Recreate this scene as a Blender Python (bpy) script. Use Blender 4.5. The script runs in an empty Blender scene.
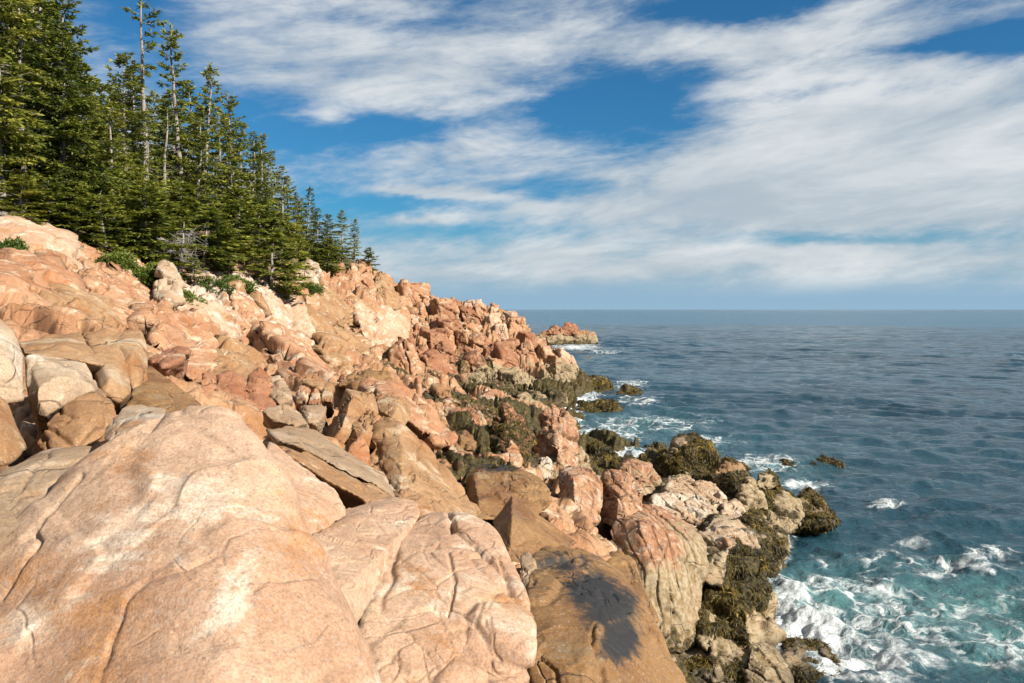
import bpy, bmesh, math, time
import numpy as np
from mathutils import Vector
T0 = time.time()
f32 = np.float32
sc = bpy.context.scene
COL = sc.collection
R = math.radians
rng = np.random.default_rng(7)

# ---------------------------------------------------------------- camera model
F = 803.0; CAM_Z = 8.0; PITCH = math.atan(32.5 / F)
cp, sp = math.cos(PITCH), math.sin(PITCH)

def W(px, py, Y):
    """world point seen at photo pixel (px, py), Y metres out from the viewpoint"""
    a = (px - 512.0) / F; b = (341.5 - py) / F
    dy = cp + b * sp; dz = -sp + b * cp
    s = Y / dy
    return (a * s, Y, CAM_Z + dz * s)

def project(P):
    """pixel position of world points (only used to measure, when modelling cracks)"""
    x = P[:, 0]; y = P[:, 1]; z = P[:, 2] - CAM_Z
    d = np.maximum(y * cp - z * sp, 0.05); u = y * sp + z * cp
    return 512 + F * x / d, 341.5 - F * u / d

# ---------------------------------------------------------------- numpy noise
def _h(ix, iy, iz, seed):
    h = (ix.astype(np.uint32) * np.uint32(374761393)) ^ (iy.astype(np.uint32) * np.uint32(668265263)) \
        ^ (iz.astype(np.uint32) * np.uint32(2147483647)) ^ np.uint32((seed * 974711 + 12345) & 0xffffffff)
    h = (h ^ (h >> np.uint32(13))) * np.uint32(1274126177)
    h = (h ^ (h >> np.uint32(16))) * np.uint32(2246822519)
    return h ^ (h >> np.uint32(13))

def _r(h):
    return (h & np.uint32(0xffffff)).astype(f32) / f32(16777215.0)

def vnoise(P, seed=0):
    P = P.astype(f32)
    i = np.floor(P); f = P - i; i = i.astype(np.int64)
    u = f * f * f * (f * (f * 6 - 15) + 10)
    out = np.zeros(len(P), f32)
    for dx in (0, 1):
        wx = u[:, 0] if dx else 1 - u[:, 0]
        for dy in (0, 1):
            wy = wx * (u[:, 1] if dy else 1 - u[:, 1])
            for dz in (0, 1):
                w = wy * (u[:, 2] if dz else 1 - u[:, 2])
                out += w * _r(_h(i[:, 0] + dx, i[:, 1] + dy, i[:, 2] + dz, seed))
    return out * 2 - 1

ROT = np.array([[.36, .48, -.8], [-.8, .6, 0], [.48, .64, .6]], f32)
def fbm(P, octv=4, gain=.5, seed=0):
    out = np.zeros(len(P), f32); a = 1.0; Q = P.astype(f32)
    for k in range(octv):
        out += f32(a) * vnoise(Q, seed + k * 17); a *= gain
        Q = (Q @ ROT) * f32(2.03) + f32(5.1)
    return out

def ridged(P, octv=4, gain=.5, seed=0):
    out = np.zeros(len(P), f32); a = 1.0; Q = P.astype(f32)
    for k in range(octv):
        out += f32(a) * (1 - 2 * np.abs(vnoise(Q, seed + k * 17))); a *= gain
        Q = (Q @ ROT) * f32(2.03) + f32(5.1)
    return out

def voronoi(P, seed=0):
    """F1, F2, cell hash, offset from the nearest seed"""
    P = P.astype(f32); i = np.floor(P).astype(np.int64); f = P - i.astype(f32)
    n = len(P)
    d1 = np.full(n, 9, f32); d2 = np.full(n, 9, f32); hid = np.zeros(n, np.uint32); off = np.zeros((n, 3), f32)
    for dx in (-1, 0, 1):
        for dy in (-1, 0, 1):
            for dz in (-1, 0, 1):
                h = _h(i[:, 0] + dx, i[:, 1] + dy, i[:, 2] + dz, seed)
                q = np.empty((n, 3), f32)
                q[:, 0] = f[:, 0] - dx - _r(h * np.uint32(3) + np.uint32(11))
                h2 = (h ^ (h >> np.uint32(9))) * np.uint32(2654435761)
                q[:, 1] = f[:, 1] - dy - _r(h2)
                h3 = (h2 ^ (h2 >> np.uint32(11))) * np.uint32(2246822519)
                q[:, 2] = f[:, 2] - dz - _r(h3)
                d = np.sqrt((q * q).sum(1))
                m = d < d1
                d2 = np.where(m, d1, np.minimum(d2, d))
                d1 = np.where(m, d, d1); hid = np.where(m, h, hid); off[m] = q[m]
    return d1, d2, hid, off

JAX = np.array([[.93, .34, .12], [-.30, .94, .10], [.36, .16, .92]], f32); JAX /= np.linalg.norm(JAX, axis=1, keepdims=True)
def joints3(P, sp, seed, wob=.32):
    """bedrock split by three sets of joints: lift and tilt of each block, and the open joints"""
    k = f32(1.0 / (sp[0] + sp[1] + sp[2]) * 3)
    w = [f32(wob) * fbm(P * (k * f32(.55)), 2, .5, seed + q) + f32(wob * .22) * fbm(P * (k * f32(3.0)), 2, .5, seed + 9 + q) for q in range(3)]
    S = np.stack([(P @ JAX[q]) / f32(sp[q]) + w[q] for q in range(3)], -1)
    # courses are offset against each other, so joints do not run through
    I2 = np.floor(S[:, 2]).astype(np.int64); z0 = np.zeros_like(I2)
    S[:, 0] += _r(_h(I2, z0, z0, seed + 1)); S[:, 1] += _r(_h(I2, z0 + 1, z0, seed + 1))
    I0 = np.floor(S[:, 0]).astype(np.int64); S[:, 1] += _r(_h(I0, I2, z0 + 3, seed + 1))
    I = np.floor(S).astype(np.int64); fr = S - I.astype(f32)
    h = _h(I[:, 0], I[:, 1], I[:, 2], seed + 2)
    bd = (np.minimum(fr, 1 - fr) * np.array(sp, f32)).min(1) / f32(min(sp))
    lift = _r(h) - f32(.5)
    tilt = sum((_r(h * np.uint32(m)) - f32(.5)) * (fr[:, q] - f32(.5)) for q, m in enumerate((7, 13, 29)))
    op = _r(_h(I[:, 0], I[:, 2], I[:, 1], seed + 4))
    return lift, tilt, bd, op

def sstep(a, b, x):
    t = np.clip((x - a) / (b - a), 0, 1); return t * t * (3 - 2 * t)

# ---------------------------------------------------------------- objects
def tag(o, label=None, cat=None, group=None, kind=None):
    if label: o['label'] = label
    if cat: o['category'] = cat
    if group: o['group'] = group
    if kind: o['kind'] = kind
    return o

def empty(name, loc=(0, 0, 0)):
    o = bpy.data.objects.new(name, None); o.location = loc; o.empty_display_size = .2
    COL.objects.link(o); return o

def mesh_obj(name, V, Fc, mat, parent=None, smooth=True, attrs=None):
    """V (n,3), Fc (m,3 or 4) index array -> one linked mesh object"""
    me = bpy.data.meshes.new(name)
    V = np.ascontiguousarray(V, f32); Fc = np.ascontiguousarray(Fc, np.int32)
    k = Fc.shape[1]
    me.vertices.add(len(V)); me.vertices.foreach_set('co', V.ravel())
    me.loops.add(Fc.size); me.loops.foreach_set('vertex_index', Fc.ravel())
    me.polygons.add(len(Fc)); me.polygons.foreach_set('loop_start', np.arange(0, Fc.size, k, dtype=np.int32))
    me.polygons.foreach_set('use_smooth', np.full(len(Fc), bool(smooth)))
    me.update(calc_edges=True)
    for an, av in (attrs or {}).items():
        at = me.attributes.new(an, 'FLOAT', 'POINT'); at.data.foreach_set('value', np.ascontiguousarray(av, f32))
    me.materials.append(mat)
    o = bpy.data.objects.new(name, me); COL.objects.link(o)
    if parent: o.parent = parent
    return o

# ---------------------------------------------------------------- node helper
class NT:
    def __init__(s, mat):
        s.t = mat.node_tree; s.n = s.t.nodes; s.l = s.t.links
    def add(s, typ, props=None, **ins):
        n = s.n.new(typ)
        for k, v in (props or {}).items(): setattr(n, k, v)
        for k, v in ins.items():
            k = k.replace('_', ' ')
            s.set(n.inputs[int(k)] if k.isdigit() else n.inputs[k], v)
        return n
    def set(s, sock, v):
        if isinstance(v, bpy.types.NodeSocket): s.l.new(v, sock)
        elif isinstance(v, bpy.types.Node): s.l.new(v.outputs[0], sock)
        else:
            if sock.type == 'RGBA' and len(v) == 3: v = (*v, 1)
            sock.default_value = v
    def math(s, op, a, b=0.0, c=0.0, clamp=False):
        n = s.n.new('ShaderNodeMath'); n.operation = op; n.use_clamp = clamp
        for i, v in enumerate((a, b, c)): s.set(n.inputs[i], v)
        return n.outputs[0]
    def vmath(s, op, a, b=(0, 0, 0)):
        n = s.n.new('ShaderNodeVectorMath'); n.operation = op
        s.set(n.inputs[0], a); s.set(n.inputs[1], b)
        return n.outputs[0]
    def mix(s, fac, a, b, blend='MIX'):
        n = s.n.new('ShaderNodeMix'); n.data_type = 'RGBA'; n.blend_type = blend
        s.set(n.inputs[0], fac); s.set(n.inputs[6], a); s.set(n.inputs[7], b)
        return n.outputs[2]
    def ramp(s, v, lo, hi, a=0.0, b=1.0):
        n = s.n.new('ShaderNodeMapRange'); n.interpolation_type = 'SMOOTHSTEP'
        s.set(n.inputs[0], v); n.inputs[1].default_value = lo; n.inputs[2].default_value = hi
        n.inputs[3].default_value = a; n.inputs[4].default_value = b
        return n.outputs[0]
    def noise(s, vec, scale, detail=4, rough=.55, dist=0.0):
        n = s.add('ShaderNodeTexNoise', None, Vector=vec, Scale=scale, Detail=detail, Roughness=rough, Distortion=dist)
        return n.outputs[0]
    def attr(s, name):
        n = s.n.new('ShaderNodeAttribute'); n.attribute_name = name; return n.outputs['Fac']

def new_mat(name):
    m = bpy.data.materials.new(name); m.use_nodes = True
    t = NT(m); b = t.n['Principled BSDF']; return m, t, b

def rock_material(name, mid, light, pale, rust, pale_lo=.52, rust_lo=.56, streak=0.0, gloss=.75, crk=.5):
    mid, light, pale, rust = (tuple(.75 * v for v in q) for q in (mid, light, pale, rust))
    m, t, b = new_mat(name)
    pos = t.add('ShaderNodeNewGeometry').outputs['Position']
    n1 = t.noise(pos, .55, 7, .62, .3)
    n2 = t.noise(t.vmath('MULTIPLY', pos, (1.0, 1.0, 1.7)), 1.15, 9, .66, .45)
    n3 = t.noise(t.vmath('ADD', pos, (31, 7, 3)), .9, 9, .66, .5)
    n4 = t.noise(pos, 6.5, 6, .65, .4)
    c = t.mix(t.ramp(n1, .36, .64), mid, light)
    c = t.mix(t.math('MULTIPLY', t.ramp(n2, pale_lo, pale_lo + .10), .95), c, pale)
    pa = t.math('ADD', t.attr('pale'), t.math('MULTIPLY', t.math('SUBTRACT', t.noise(t.vmath('MULTIPLY', pos, (1.3, 1.3, .3)), 1.5, 8, .68, .2), .5), 1.6))
    c = t.mix(t.ramp(pa, .5, .75, 0, .85), c, (.50, .43, .36))
    c = t.mix(t.math('MULTIPLY', t.ramp(n3, rust_lo - .02, rust_lo + .10), .9), c, rust)
    c = t.mix(t.ramp(n4, .3, .72, .0, .5), c, t.mix(.6, c, (.2, .14, .10), 'MULTIPLY'))
    if streak:
        ns = t.noise(t.vmath('MULTIPLY', pos, (7.0, 7.0, .55)), 1.0, 6, .65, .3)
        c = t.mix(t.ramp(ns, .46, .66, 0, streak), c, (.07, .035, .018))
        ns2 = t.noise(t.vmath('MULTIPLY', t.vmath('ADD', pos, (9, 2, 0)), (6.0, 6.0, .4)), 1.0, 5, .6, .3)
        c = t.mix(t.ramp(ns2, .52, .68, 0, streak), c, (.43, .35, .27))
    cpos = t.vmath('ADD', pos, t.vmath('SCALE', t.vmath('SUBTRACT', t.add('ShaderNodeTexNoise', None, Vector=pos, Scale=1.1, Detail=3, Roughness=.5).outputs[1], (.5, .5, .5)), (0, 0, 0)))
    cpos.node.inputs[1].links[0].from_node.inputs['Scale'].default_value = .45
    k1 = t.add('ShaderNodeTexVoronoi', {'feature': 'DISTANCE_TO_EDGE'}, Vector=t.vmath('MULTIPLY', cpos, (.5, .42, .8)), Scale=.8).outputs['Distance']
    k2 = t.add('ShaderNodeTexVoronoi', {'feature': 'DISTANCE_TO_EDGE'}, Vector=t.vmath('MULTIPLY', t.vmath('ADD', cpos, (3, 8, 1)), (1, .8, 1.5)), Scale=1.5).outputs['Distance']
    msk = t.ramp(t.noise(pos, .8, 3), .44, .58)
    ck = t.math('MAXIMUM', t.math('SUBTRACT', 1.0, t.ramp(k1, .0, .020)), t.math('MULTIPLY', t.math('SUBTRACT', 1.0, t.ramp(k2, .0, .026)), msk))
    ck = t.math('MULTIPLY', ck, t.ramp(t.noise(pos, 1.7, 4, .6), .38, .56))
    c = t.mix(t.math('MULTIPLY', ck, crk), c, (.12, .07, .04))
    # granite grain: feldspar, quartz and mica flecks
    vg = t.add('ShaderNodeTexVoronoi', {'feature': 'F1'}, Vector=pos, Scale=70.0)
    g = t.noise(pos, 55, 4, .7)
    c = t.mix(t.ramp(g, .40, .64, 0, .55), c, t.mix(1.0, c, (.60, .50, .44), 'MULTIPLY'))
    sgc = t.n.new('ShaderNodeSeparateColor'); t.l.new(vg.outputs['Color'], sgc.inputs[0])
    c = t.mix(t.math('MULTIPLY', t.ramp(sgc.outputs[1], .86, .93), .36), c, (.06, .045, .035))
    mo = t.noise(pos, 14, 5, .7)
    c = t.mix(t.ramp(mo, .50, .68, 0, .28), c, t.mix(1.0, c, (.66, .60, .55), 'MULTIPLY'))
    c = t.mix(t.math('MULTIPLY', t.ramp(vg.outputs['Color'], .70, .95), .28), c, (.51, .45, .39))
    # near black blotches with a noisy outline
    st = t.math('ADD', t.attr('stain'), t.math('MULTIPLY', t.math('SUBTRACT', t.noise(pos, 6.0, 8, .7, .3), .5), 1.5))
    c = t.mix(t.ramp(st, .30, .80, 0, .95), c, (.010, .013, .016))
    # tide bands: barnacles, then rockweed
    ti = t.math('ADD', t.attr('tide'), t.math('MULTIPLY', t.math('SUBTRACT', t.noise(t.vmath('MULTIPLY', pos, (1, 1, .5)), 2.6, 6, .65, .5), .5), 1.1))
    tn = t.noise(pos, 7, 6, .7)
    c = t.mix(t.ramp(ti, .38, .62, 0, .9), c, t.mix(t.ramp(tn, .35, .65), (.15, .10, .04), (.29, .235, .155)))
    we = t.math('ADD', t.attr('weed'), t.math('MULTIPLY', t.math('SUBTRACT', t.noise(pos, 3.2, 7, .68, .6), .5), 1.3))
    wn = t.noise(pos, 9, 6, .7, .6)
    # wet black band just above the water
    sz = t.n.new('ShaderNodeSeparateXYZ'); t.l.new(pos, sz.inputs[0])
    wet = t.ramp(t.math('ADD', sz.outputs[2], t.math('MULTIPLY', t.noise(pos, 2.2, 5, .6), .7)), .95, .45)
    c = t.mix(t.math('MULTIPLY', wet, .85), c, (.028, .022, .013))
    wm = t.ramp(we, .42, .58)
    wc = t.mix(t.ramp(wn, .38, .68), (.014, .011, .004), (.11, .078, .014))
    c = t.mix(wm, c, wc)
    t.set(b.inputs['Base Color'], c)
    t.set(b.inputs['Roughness'], t.math('SUBTRACT', t.math('ADD', gloss, t.math('MULTIPLY', n4, .15)), t.math('MULTIPLY', t.math('MAXIMUM', wm, wet), .35)))
    b.inputs['Specular IOR Level'].default_value = .3
    h1 = t.noise(pos, 3.2, 10, .64)
    h2 = t.noise(pos, 22, 7, .72)
    hh = t.math('ADD', t.math('MULTIPLY', h1, .042), t.math('MULTIPLY', h2, .017))
    hh = t.math('SUBTRACT', hh, t.math('MULTIPLY', ck, .08 * crk))
    hh = t.math('ADD', hh, t.math('MULTIPLY', t.noise(pos, 85, 4, .75), .0060))
    hh = t.math('ADD', hh, t.math('MULTIPLY', t.math('MULTIPLY', wn, wm), .12))
    bp = t.add('ShaderNodeBump', None, Strength=.75, Distance=1.0, Height=hh)
    t.set(b.inputs['Normal'], bp)
    return m

M = {}
M['pink'] = rock_material('pink_granite', (.43, .20, .095), (.53, .295, .16), (.64, .49, .34), (.40, .155, .05))
M['rose'] = rock_material('rose_granite', (.53, .325, .205), (.63, .445, .305), (.74, .62, .49), (.49, .245, .10), .52, .565, crk=.16)
M['red'] = rock_material('red_granite', (.34, .14, .068), (.43, .215, .11), (.56, .40, .27), (.33, .12, .045), .56, .54)
M['buff'] = rock_material('buff_granite', (.35, .185, .078), (.44, .27, .135), (.55, .42, .28), (.33, .135, .04), .53, .55)
M['ochre'] = rock_material('ochre_granite', (.25, .125, .042), (.33, .185, .068), (.31, .22, .12), (.20, .085, .025), .58, .55, 0, .6)
M['white'] = rock_material('pale_granite', (.47, .32, .195), (.56, .44, .31), (.66, .58, .47), (.44, .22, .10), .50, .58)
M['grey'] = rock_material('greyish_granite', (.33, .215, .125), (.43, .305, .19), (.56, .43, .30), (.36, .185, .08), .53, .58)
M['striped'] = rock_material('streaked_granite', (.41, .19, .09), (.49, .285, .155), (.60, .47, .35), (.38, .16, .06), .55, .56, .75)

# ---------------------------------------------------------------- terrain heights
CP = [ # (px, py, Y): ground measured on the photo
 (0,520,6.4),(-80,480,6.8),(50,450,8),(110,440,8.4),(0,440,8.6),(60,400,10.5),(100,372,13),(160,400,13),(200,400,15.5),
 (250,380,26),(300,400,20.5),(300,430,15.5),(340,480,11),(400,530,9.5),(450,560,9),(520,600,11.5),(600,620,12),
 (590,560,16.5),(560,530,16.5),(440,500,16.5),(480,520,16.6),(420,460,20),(380,430,21),(400,400,30),(350,380,34),
 (300,374,34),(450,440,27),(450,410,37),(500,440,30),(500,480,21),(540,470,27),(540,440,37),(560,480,25),(600,490,26.5),
 (640,500,25.5),(700,520,23.5),(690,480,30),(740,520,26.5),
 (560,365,82),(540,345,86),(520,325,90),(500,345,83),(480,330,87),(450,320,85),(450,352,79),(420,300,90),(420,340,81),
 (480,365,77),(520,370,79),(400,330,82),(400,360,73),(430,376,66),(350,310,74),(360,290,78),(380,280,84),(350,266,86),
 (310,268,75),(320,300,70),(330,330,63),(350,352,57),(290,330,49),(280,352,45),(250,340,40),(200,330,35),(210,300,40),
 (150,310,29),(100,300,28),(100,262,33.5),(60,243,34),(20,230,33),(0,300,21),(50,310,20),(0,340,15.5),(60,340,16),
 (150,350,22),(200,362,26),(250,300,43),(200,287,43),(160,277,40),(270,300,48),(290,292,56),(-60,234,30),(-60,320,15),
 (-120,244,25),(480,390,52),(520,400,56),(560,400,62),(570,382,76),(550,420,46),(580,440,44),(600,460,38),(620,465,36),
 (400,291,92),(440,299,95),(480,307,97),(505,312,98),(530,331,94),(560,352,89),(588,376,84),(375,268,88)]
CPW = [W(*c) for c in CP]
def PYZ(px, Y, z): return ((px - 512) / F * Y, Y, z)
CPW += [PYZ(*c) for c in [(790,21,-.6),(785,18,-.5),(845,17,-1.2),(800,26,-.8),(830,31,-.9),(820,36,-1.2),(760,40,-1.2),(715,46,-1),(660,48,-.8),
 (610,50,-.5),(585,56,-.6),(575,62,-.3),(600,70,-1),(603,82,-.5),(590,95,-2),(560,110,-2.5),(540,135,-4),(500,160,-4),(450,180,-3),
 (480,120,4.5),(440,130,6),(900,20,-3),(900,40,-3.5),(1000,80,-5),(700,80,-4),(650,130,-6),(620,200,-6),(500,260,-5),(400,260,-2),
 (0,60,19),(100,70,18),(200,80,17.5),(300,100,17),(340,110,15.5),(375,106,11.5),(410,120,9),(-100,60,20),(0,110,26),(200,140,24),(300,160,17),(350,200,8),
 (-300,60,21),(-300,30,13),(-300,110,27),(0,230,30),(200,250,20),(-100,45,15.5),(0,45,14.8),(90,50,14),(150,52,13.2),(220,60,13.4),(280,75,14)]]
CPW += [PYZ(650,18.5,.25),PYZ(720,20,-.15),PYZ(690,18,-.2),PYZ(760,20,-.6),PYZ(740,23,.2),PYZ(760,17,-.7),PYZ(700,15.5,-.1),(-.3,4.2,5.3),(.15,4.4,5.1),(-.6,5,5.3),(-.1,3.2,5.6),(-.9,6,5.2),(2.2,2.6,4.9),(2.6,4,4.4),(3,5.5,3.8),(4,7.5,2.8),(5,9.5,1.7),(6,12,.6),(7,15,-.5),(9,17,-1.6),(4,4,3.6),(6,6,1.6),(8,8,-.3),(10,10,-1.8),(13,13,-3),(14,17,-3.2),(5,1,3.9),(6,-2,3.2),(1.2,5,5.0),(0,0,6.2),(0,-4,6.6),(-3,-3,7.2),(4,-3,4.2),(-5,1,7.1),(3,1,5.3),(-1.3,4,5.7),(5,5,3.6),(6,9,1.8),(8,3,0),(9,12,-1),(11,6,-2.5),(14,0,-4),
        (-9,3,7.6),(-14,8,9),(-20,5,11),(-12,-4,8.5),(0,-10,7.5),(20,20,-4),(30,10,-5),(-30,0,15),(-60,10,22),(-45,40,22),(8,-8,0)]
CPW = np.array(CPW)
def pol(x, y):
    r = np.maximum(np.hypot(x, y), .8)
    return np.stack([np.arctan2(x, y) * 6.0, np.log(r) * 2.2], -1)
_U = pol(CPW[:, 0], CPW[:, 1]); _n = len(_U)
def _k(d2): return .5 * d2 * np.log(d2 + 1e-9)
_A = np.zeros((_n + 3, _n + 3)); _d = ((_U[:, None] - _U[None]) ** 2).sum(-1)
_A[:_n, :_n] = _k(_d) + np.eye(_n) * .02; _A[:_n, _n] = 1; _A[:_n, _n + 1:] = _U; _A[_n, :_n] = 1; _A[_n + 1:, :_n] = _U.T
_w = np.linalg.solve(_A, np.concatenate([CPW[:, 2], np.zeros(3)]))
def H(x, y):
    x = np.atleast_1d(np.asarray(x, float)); y = np.atleast_1d(np.asarray(y, float))
    out = np.empty(x.size); xf = x.ravel(); yf = y.ravel()
    for s in range(0, x.size, 40000):
        u = pol(xf[s:s + 40000], yf[s:s + 40000])
        out[s:s + 40000] = _k(((u[:, None] - _U[None]) ** 2).sum(-1)) @ _w[:_n] + _w[_n] + u @ _w[_n + 1:]
    return out.reshape(x.shape)
def H1(x, y): return float(H(x, y)[0])
def hit(px, py, y0=6.0, y1=120.0):
    """first point of the ground along the line of sight through a photo pixel"""
    Y = np.exp(np.linspace(math.log(y0), math.log(y1), 500))
    p = np.array([W(px, py, 1.0)]); p[0, 2] -= CAM_Z
    X = p[0, 0] * Y; Z = CAM_Z + p[0, 2] * Y
    g = Z - H(X, Y); i = np.argmax(g < 0)
    if g[i] >= 0: return None
    return np.array([X[i], Y[i], Z[i]])

# where rockweed and barnacles grow: by height over the sea, plus the wet gullies of the shore
GULLY = [(500,385,58,13,5,1.0),(540,385,66,9,9,1.0),(470,410,38,3.5,5,.9),(500,440,28,3.0,4,1.0),(530,430,38,4.5,6,1.0),(470,470,21,1.6,2.2,.8),
         (560,440,38,4,6,1.0),(595,462,36,4,5,1.0),(480,490,18,1.4,2,.7),(455,430,26,1.5,3,.7),(560,495,21,1.2,2,.7),(590,380,80,5,8,1.0),(480,360,75,4,4,.7)]
def zones(P):
    z = P[:, 2]; n = fbm(P * f32(.45), 3, .5, 91)
    weed = sstep(1.55, .55, z + .55 * n)
    for px, py, Y, rx, ry, a in GULLY:
        rx *= 1.1; a *= 1.08
        c = W(px, py, Y)
        q = ((P[:, 0] - c[0]) / rx) ** 2 + ((P[:, 1] - c[1]) / ry) ** 2 + ((z - c[2]) / 1.6) ** 2
        weed = np.maximum(weed, a * np.exp(-q * 1.1) * 1.15)
    tide = sstep(3.0, 1.5, z + .7 * n)
    return np.clip(weed, 0, 1), tide

# ---------------------------------------------------------------- terrain mesh
NF, NR = 1000, 860
th = np.concatenate([np.linspace(-88, -35, 60)[:-1], np.linspace(-35, 15, NF), np.linspace(15, 75, 60)[1:]])
rr = np.exp(np.linspace(math.log(1.6), math.log(300), NR))
tg, rg = np.meshgrid(np.radians(th), rr)
x = rg * np.sin(tg); y = rg * np.cos(tg)
zb = H(x, y)
ny, nx = x.shape
P0 = np.stack([x, y, zb], -1)
du = np.gradient(P0, axis=1); dv = np.gradient(P0, axis=0)
Nn = np.cross(du, dv); Nn /= np.linalg.norm(Nn, axis=-1, keepdims=True) + 1e-9
Nn[Nn[..., 2] < 0] *= -1
P = P0.reshape(-1, 3).astype(f32); N = Nn.reshape(-1, 3).astype(f32)
rad = rg.ravel().astype(f32); tt = np.degrees(tg.ravel())
px_, _py = project(P)
# the left cliff is smooth sloping ledges, the headland and gullies are broken blocks
blocky = sstep(-19, -10, tt) * sstep(9, 30, rad) * .85 + .15
blocky = np.maximum(blocky, .8 * sstep(55, 75, rad))
forest = sstep(0, 6, (P[:, 1] - (33.5 + np.maximum(0, (px_ - 60)) * .155)) ) * sstep(395, 340, px_)
disp = np.zeros(len(P), f32)
Q = P + f32(.5) * np.stack([fbm(P * f32(.35), 2, .5, s) for s in (3, 4, 5)], -1)
def jt(sp, seed, w):
    l_, t_, bd, op = joints3(P, sp, seed); e_ = sstep(0, w * .3, bd)
    return l_ * e_, t_ * e_, np.exp(-(bd / (w * .7)) ** 2)
a, b_, c_ = jt((3.2, 4.0, 2.4), 1, .07); disp += blocky * (1.2 * a + .9 * b_ - 1.1 * c_)
a, b_, c_ = jt((1.3, 1.6, 1.0), 2, .09); disp += (blocky * .85 + .15) * (.5 * a + .5 * b_ - .5 * c_) * sstep(4, 18, rad)
a, b_, c_ = jt((.55, .7, .4), 3, .1); disp += (blocky * .6 + .4) * (.12 * a + .16 * b_ - .10 * c_) * sstep(3, 9, rad)
a, b_, c_ = jt((3.6, 5.0, 1.7), 4, .06); disp += (1 - blocky) * (.8 * a + .6 * b_ - .9 * c_) * sstep(7, 14, rad)
disp += .20 * fbm(P * f32(.4), 3, .5, 60) * sstep(4, 16, rad) + .025 * ridged(P * f32(2.2), 3, .5, 61)
disp = disp * (1 - forest * .75)
dirn = N * f32(.75) + np.array([0, 0, .25], f32)
weed, tide = zones(P)
disp += .13 * weed * (ridged(P * f32(1.6), 3, .55, 71))
# cracks and ledges measured on the photo, as (outline, width m, depth m)
TC = [([(40,268),(60,272),(75,285),(95,295),(112,305),(135,312),(175,312),(205,318)],.5,.9),([(0,306),(15,310),(40,305),(70,312),(110,308)],.4,.6),([(30,322),(48,330),(62,336)],.25,.5),
 ([(110,306),(112,318),(108,332)],.2,.5),([(78,330),(88,338)],.2,.4),([(160,285),(185,296),(215,300)],.5,.7),([(205,330),(212,345),(208,360)],.35,.5),([(240,320),(252,338),(262,350)],.5,.7),
 ([(276,285),(272,300),(268,320)],.5,.7),([(300,340),(330,368),(352,372)],.6,.9),([(100,262),(112,275),(118,300)],.4,.4),([(362,330),(358,345),(360,360)],.6,1.2),([(388,320),(386,345),(382,365)],.6,1.2),
 ([(412,350),(408,366),(420,378)],1.0,1.6),([(432,352),(436,368),(446,380)],.9,1.4),([(340,300),(375,306),(402,318)],.6,.9),([(310,320),(318,345),(312,362)],.5,.8),([(135,280),(140,297),(125,312)],.35,.4),
 ([(195,300),(188,330),(200,352)],.4,.5),([(0,282),(30,290),(52,300)],.4,.5)]
wob_ = .35 * fbm(P * f32(1.3), 3, .6, 19)
for poly, wd_, dp_ in TC:
    pts_ = [hit(u, v, 9, 110) for u, v in poly]; pts_ = [p_ for p_ in pts_ if p_ is not None]
    for p0_, p1_ in zip(pts_[:-1], pts_[1:]):
        ab = p1_ - p0_; lo_ = np.minimum(p0_, p1_) - 3 * wd_; hi_ = np.maximum(p0_, p1_) + 3 * wd_
        sel = np.where((P[:, 0] > lo_[0]) & (P[:, 0] < hi_[0]) & (P[:, 1] > lo_[1]) & (P[:, 1] < hi_[1]))[0]
        if not len(sel): continue
        q_ = P[sel] - p0_; tq = np.clip(q_ @ ab / (ab @ ab), 0, 1); dq = np.linalg.norm(q_ - tq[:, None] * ab, axis=1)
        disp[sel] = np.minimum(disp[sel], disp[sel] - dp_ * np.exp(-((dq + wob_[sel] * wd_) / (wd_ * .55)) ** 2))
pale_t = np.zeros(len(P))
for u, v, Yc, rx, a_ in [(200,296,40,3.2,.95),(262,308,46,5,1.0),(285,325,44,3.5,.9),(230,300,43,3,.9),(175,300,32,3,.5),(130,270,33,3.5,.45),(30,250,31,4,.4),(60,330,15,2,.4),(310,268,75,4,.6),(380,300,80,4,.5),(500,400,45,2,.7),(560,368,82,5,.6),(250,330,34,3,.5)]:
    c_ = np.array(W(u, v, Yc)); pale_t = np.maximum(pale_t, a_ * np.exp(-((P - c_) ** 2 / np.array([rx, rx * 1.6, rx]) ** 2).sum(1)))
PT = P + dirn * disp[:, None]
idx = np.arange(ny * nx).reshape(ny, nx)
quads = np.stack([idx[:-1, :-1], idx[:-1, 1:], idx[1:, 1:], idx[1:, :-1]], -1).reshape(-1, 4)[:, ::-1]
# shore rock
m, t, b = new_mat('shore_bedrock')
M['bed'] = rock_material('bedrock_granite', (.41, .20, .094), (.51, .30, .16), (.66, .52, .38), (.38, .18, .058), .55, .55, .0)
bedrock = mesh_obj('shore_terrain', PT, quads, M['bed'], None, True,
                   {'weed': np.where(forest > .5, 0, weed), 'tide': tide, 'stain': np.zeros(len(P)), 'soil': forest, 'pale': pale_t})
tag(bedrock, 'pink granite bedrock shore sloping from the wood to the sea', 'ground', None, 'structure')
bpy.data.materials.remove(m)
# forest litter over the rock under the trees
nt = NT(M['bed']); bs = nt.n['Principled BSDF']; old = bs.inputs['Base Color'].links[0].from_socket
pos = nt.add('ShaderNodeNewGeometry').outputs['Position']
lit = nt.mix(nt.ramp(nt.noise(pos, 5, 6, .7), .35, .65), (.03, .028, .010), (.075, .07, .02))
soil = nt.math('ADD', nt.attr('soil'), nt.math('MULTIPLY', nt.math('SUBTRACT', nt.noise(pos, 1.2, 5, .6), .5), .5))
nt.set(bs.inputs['Base Color'], nt.mix(nt.ramp(soil, .5, .75), old, lit))
print('terrain', time.time() - T0)

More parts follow.
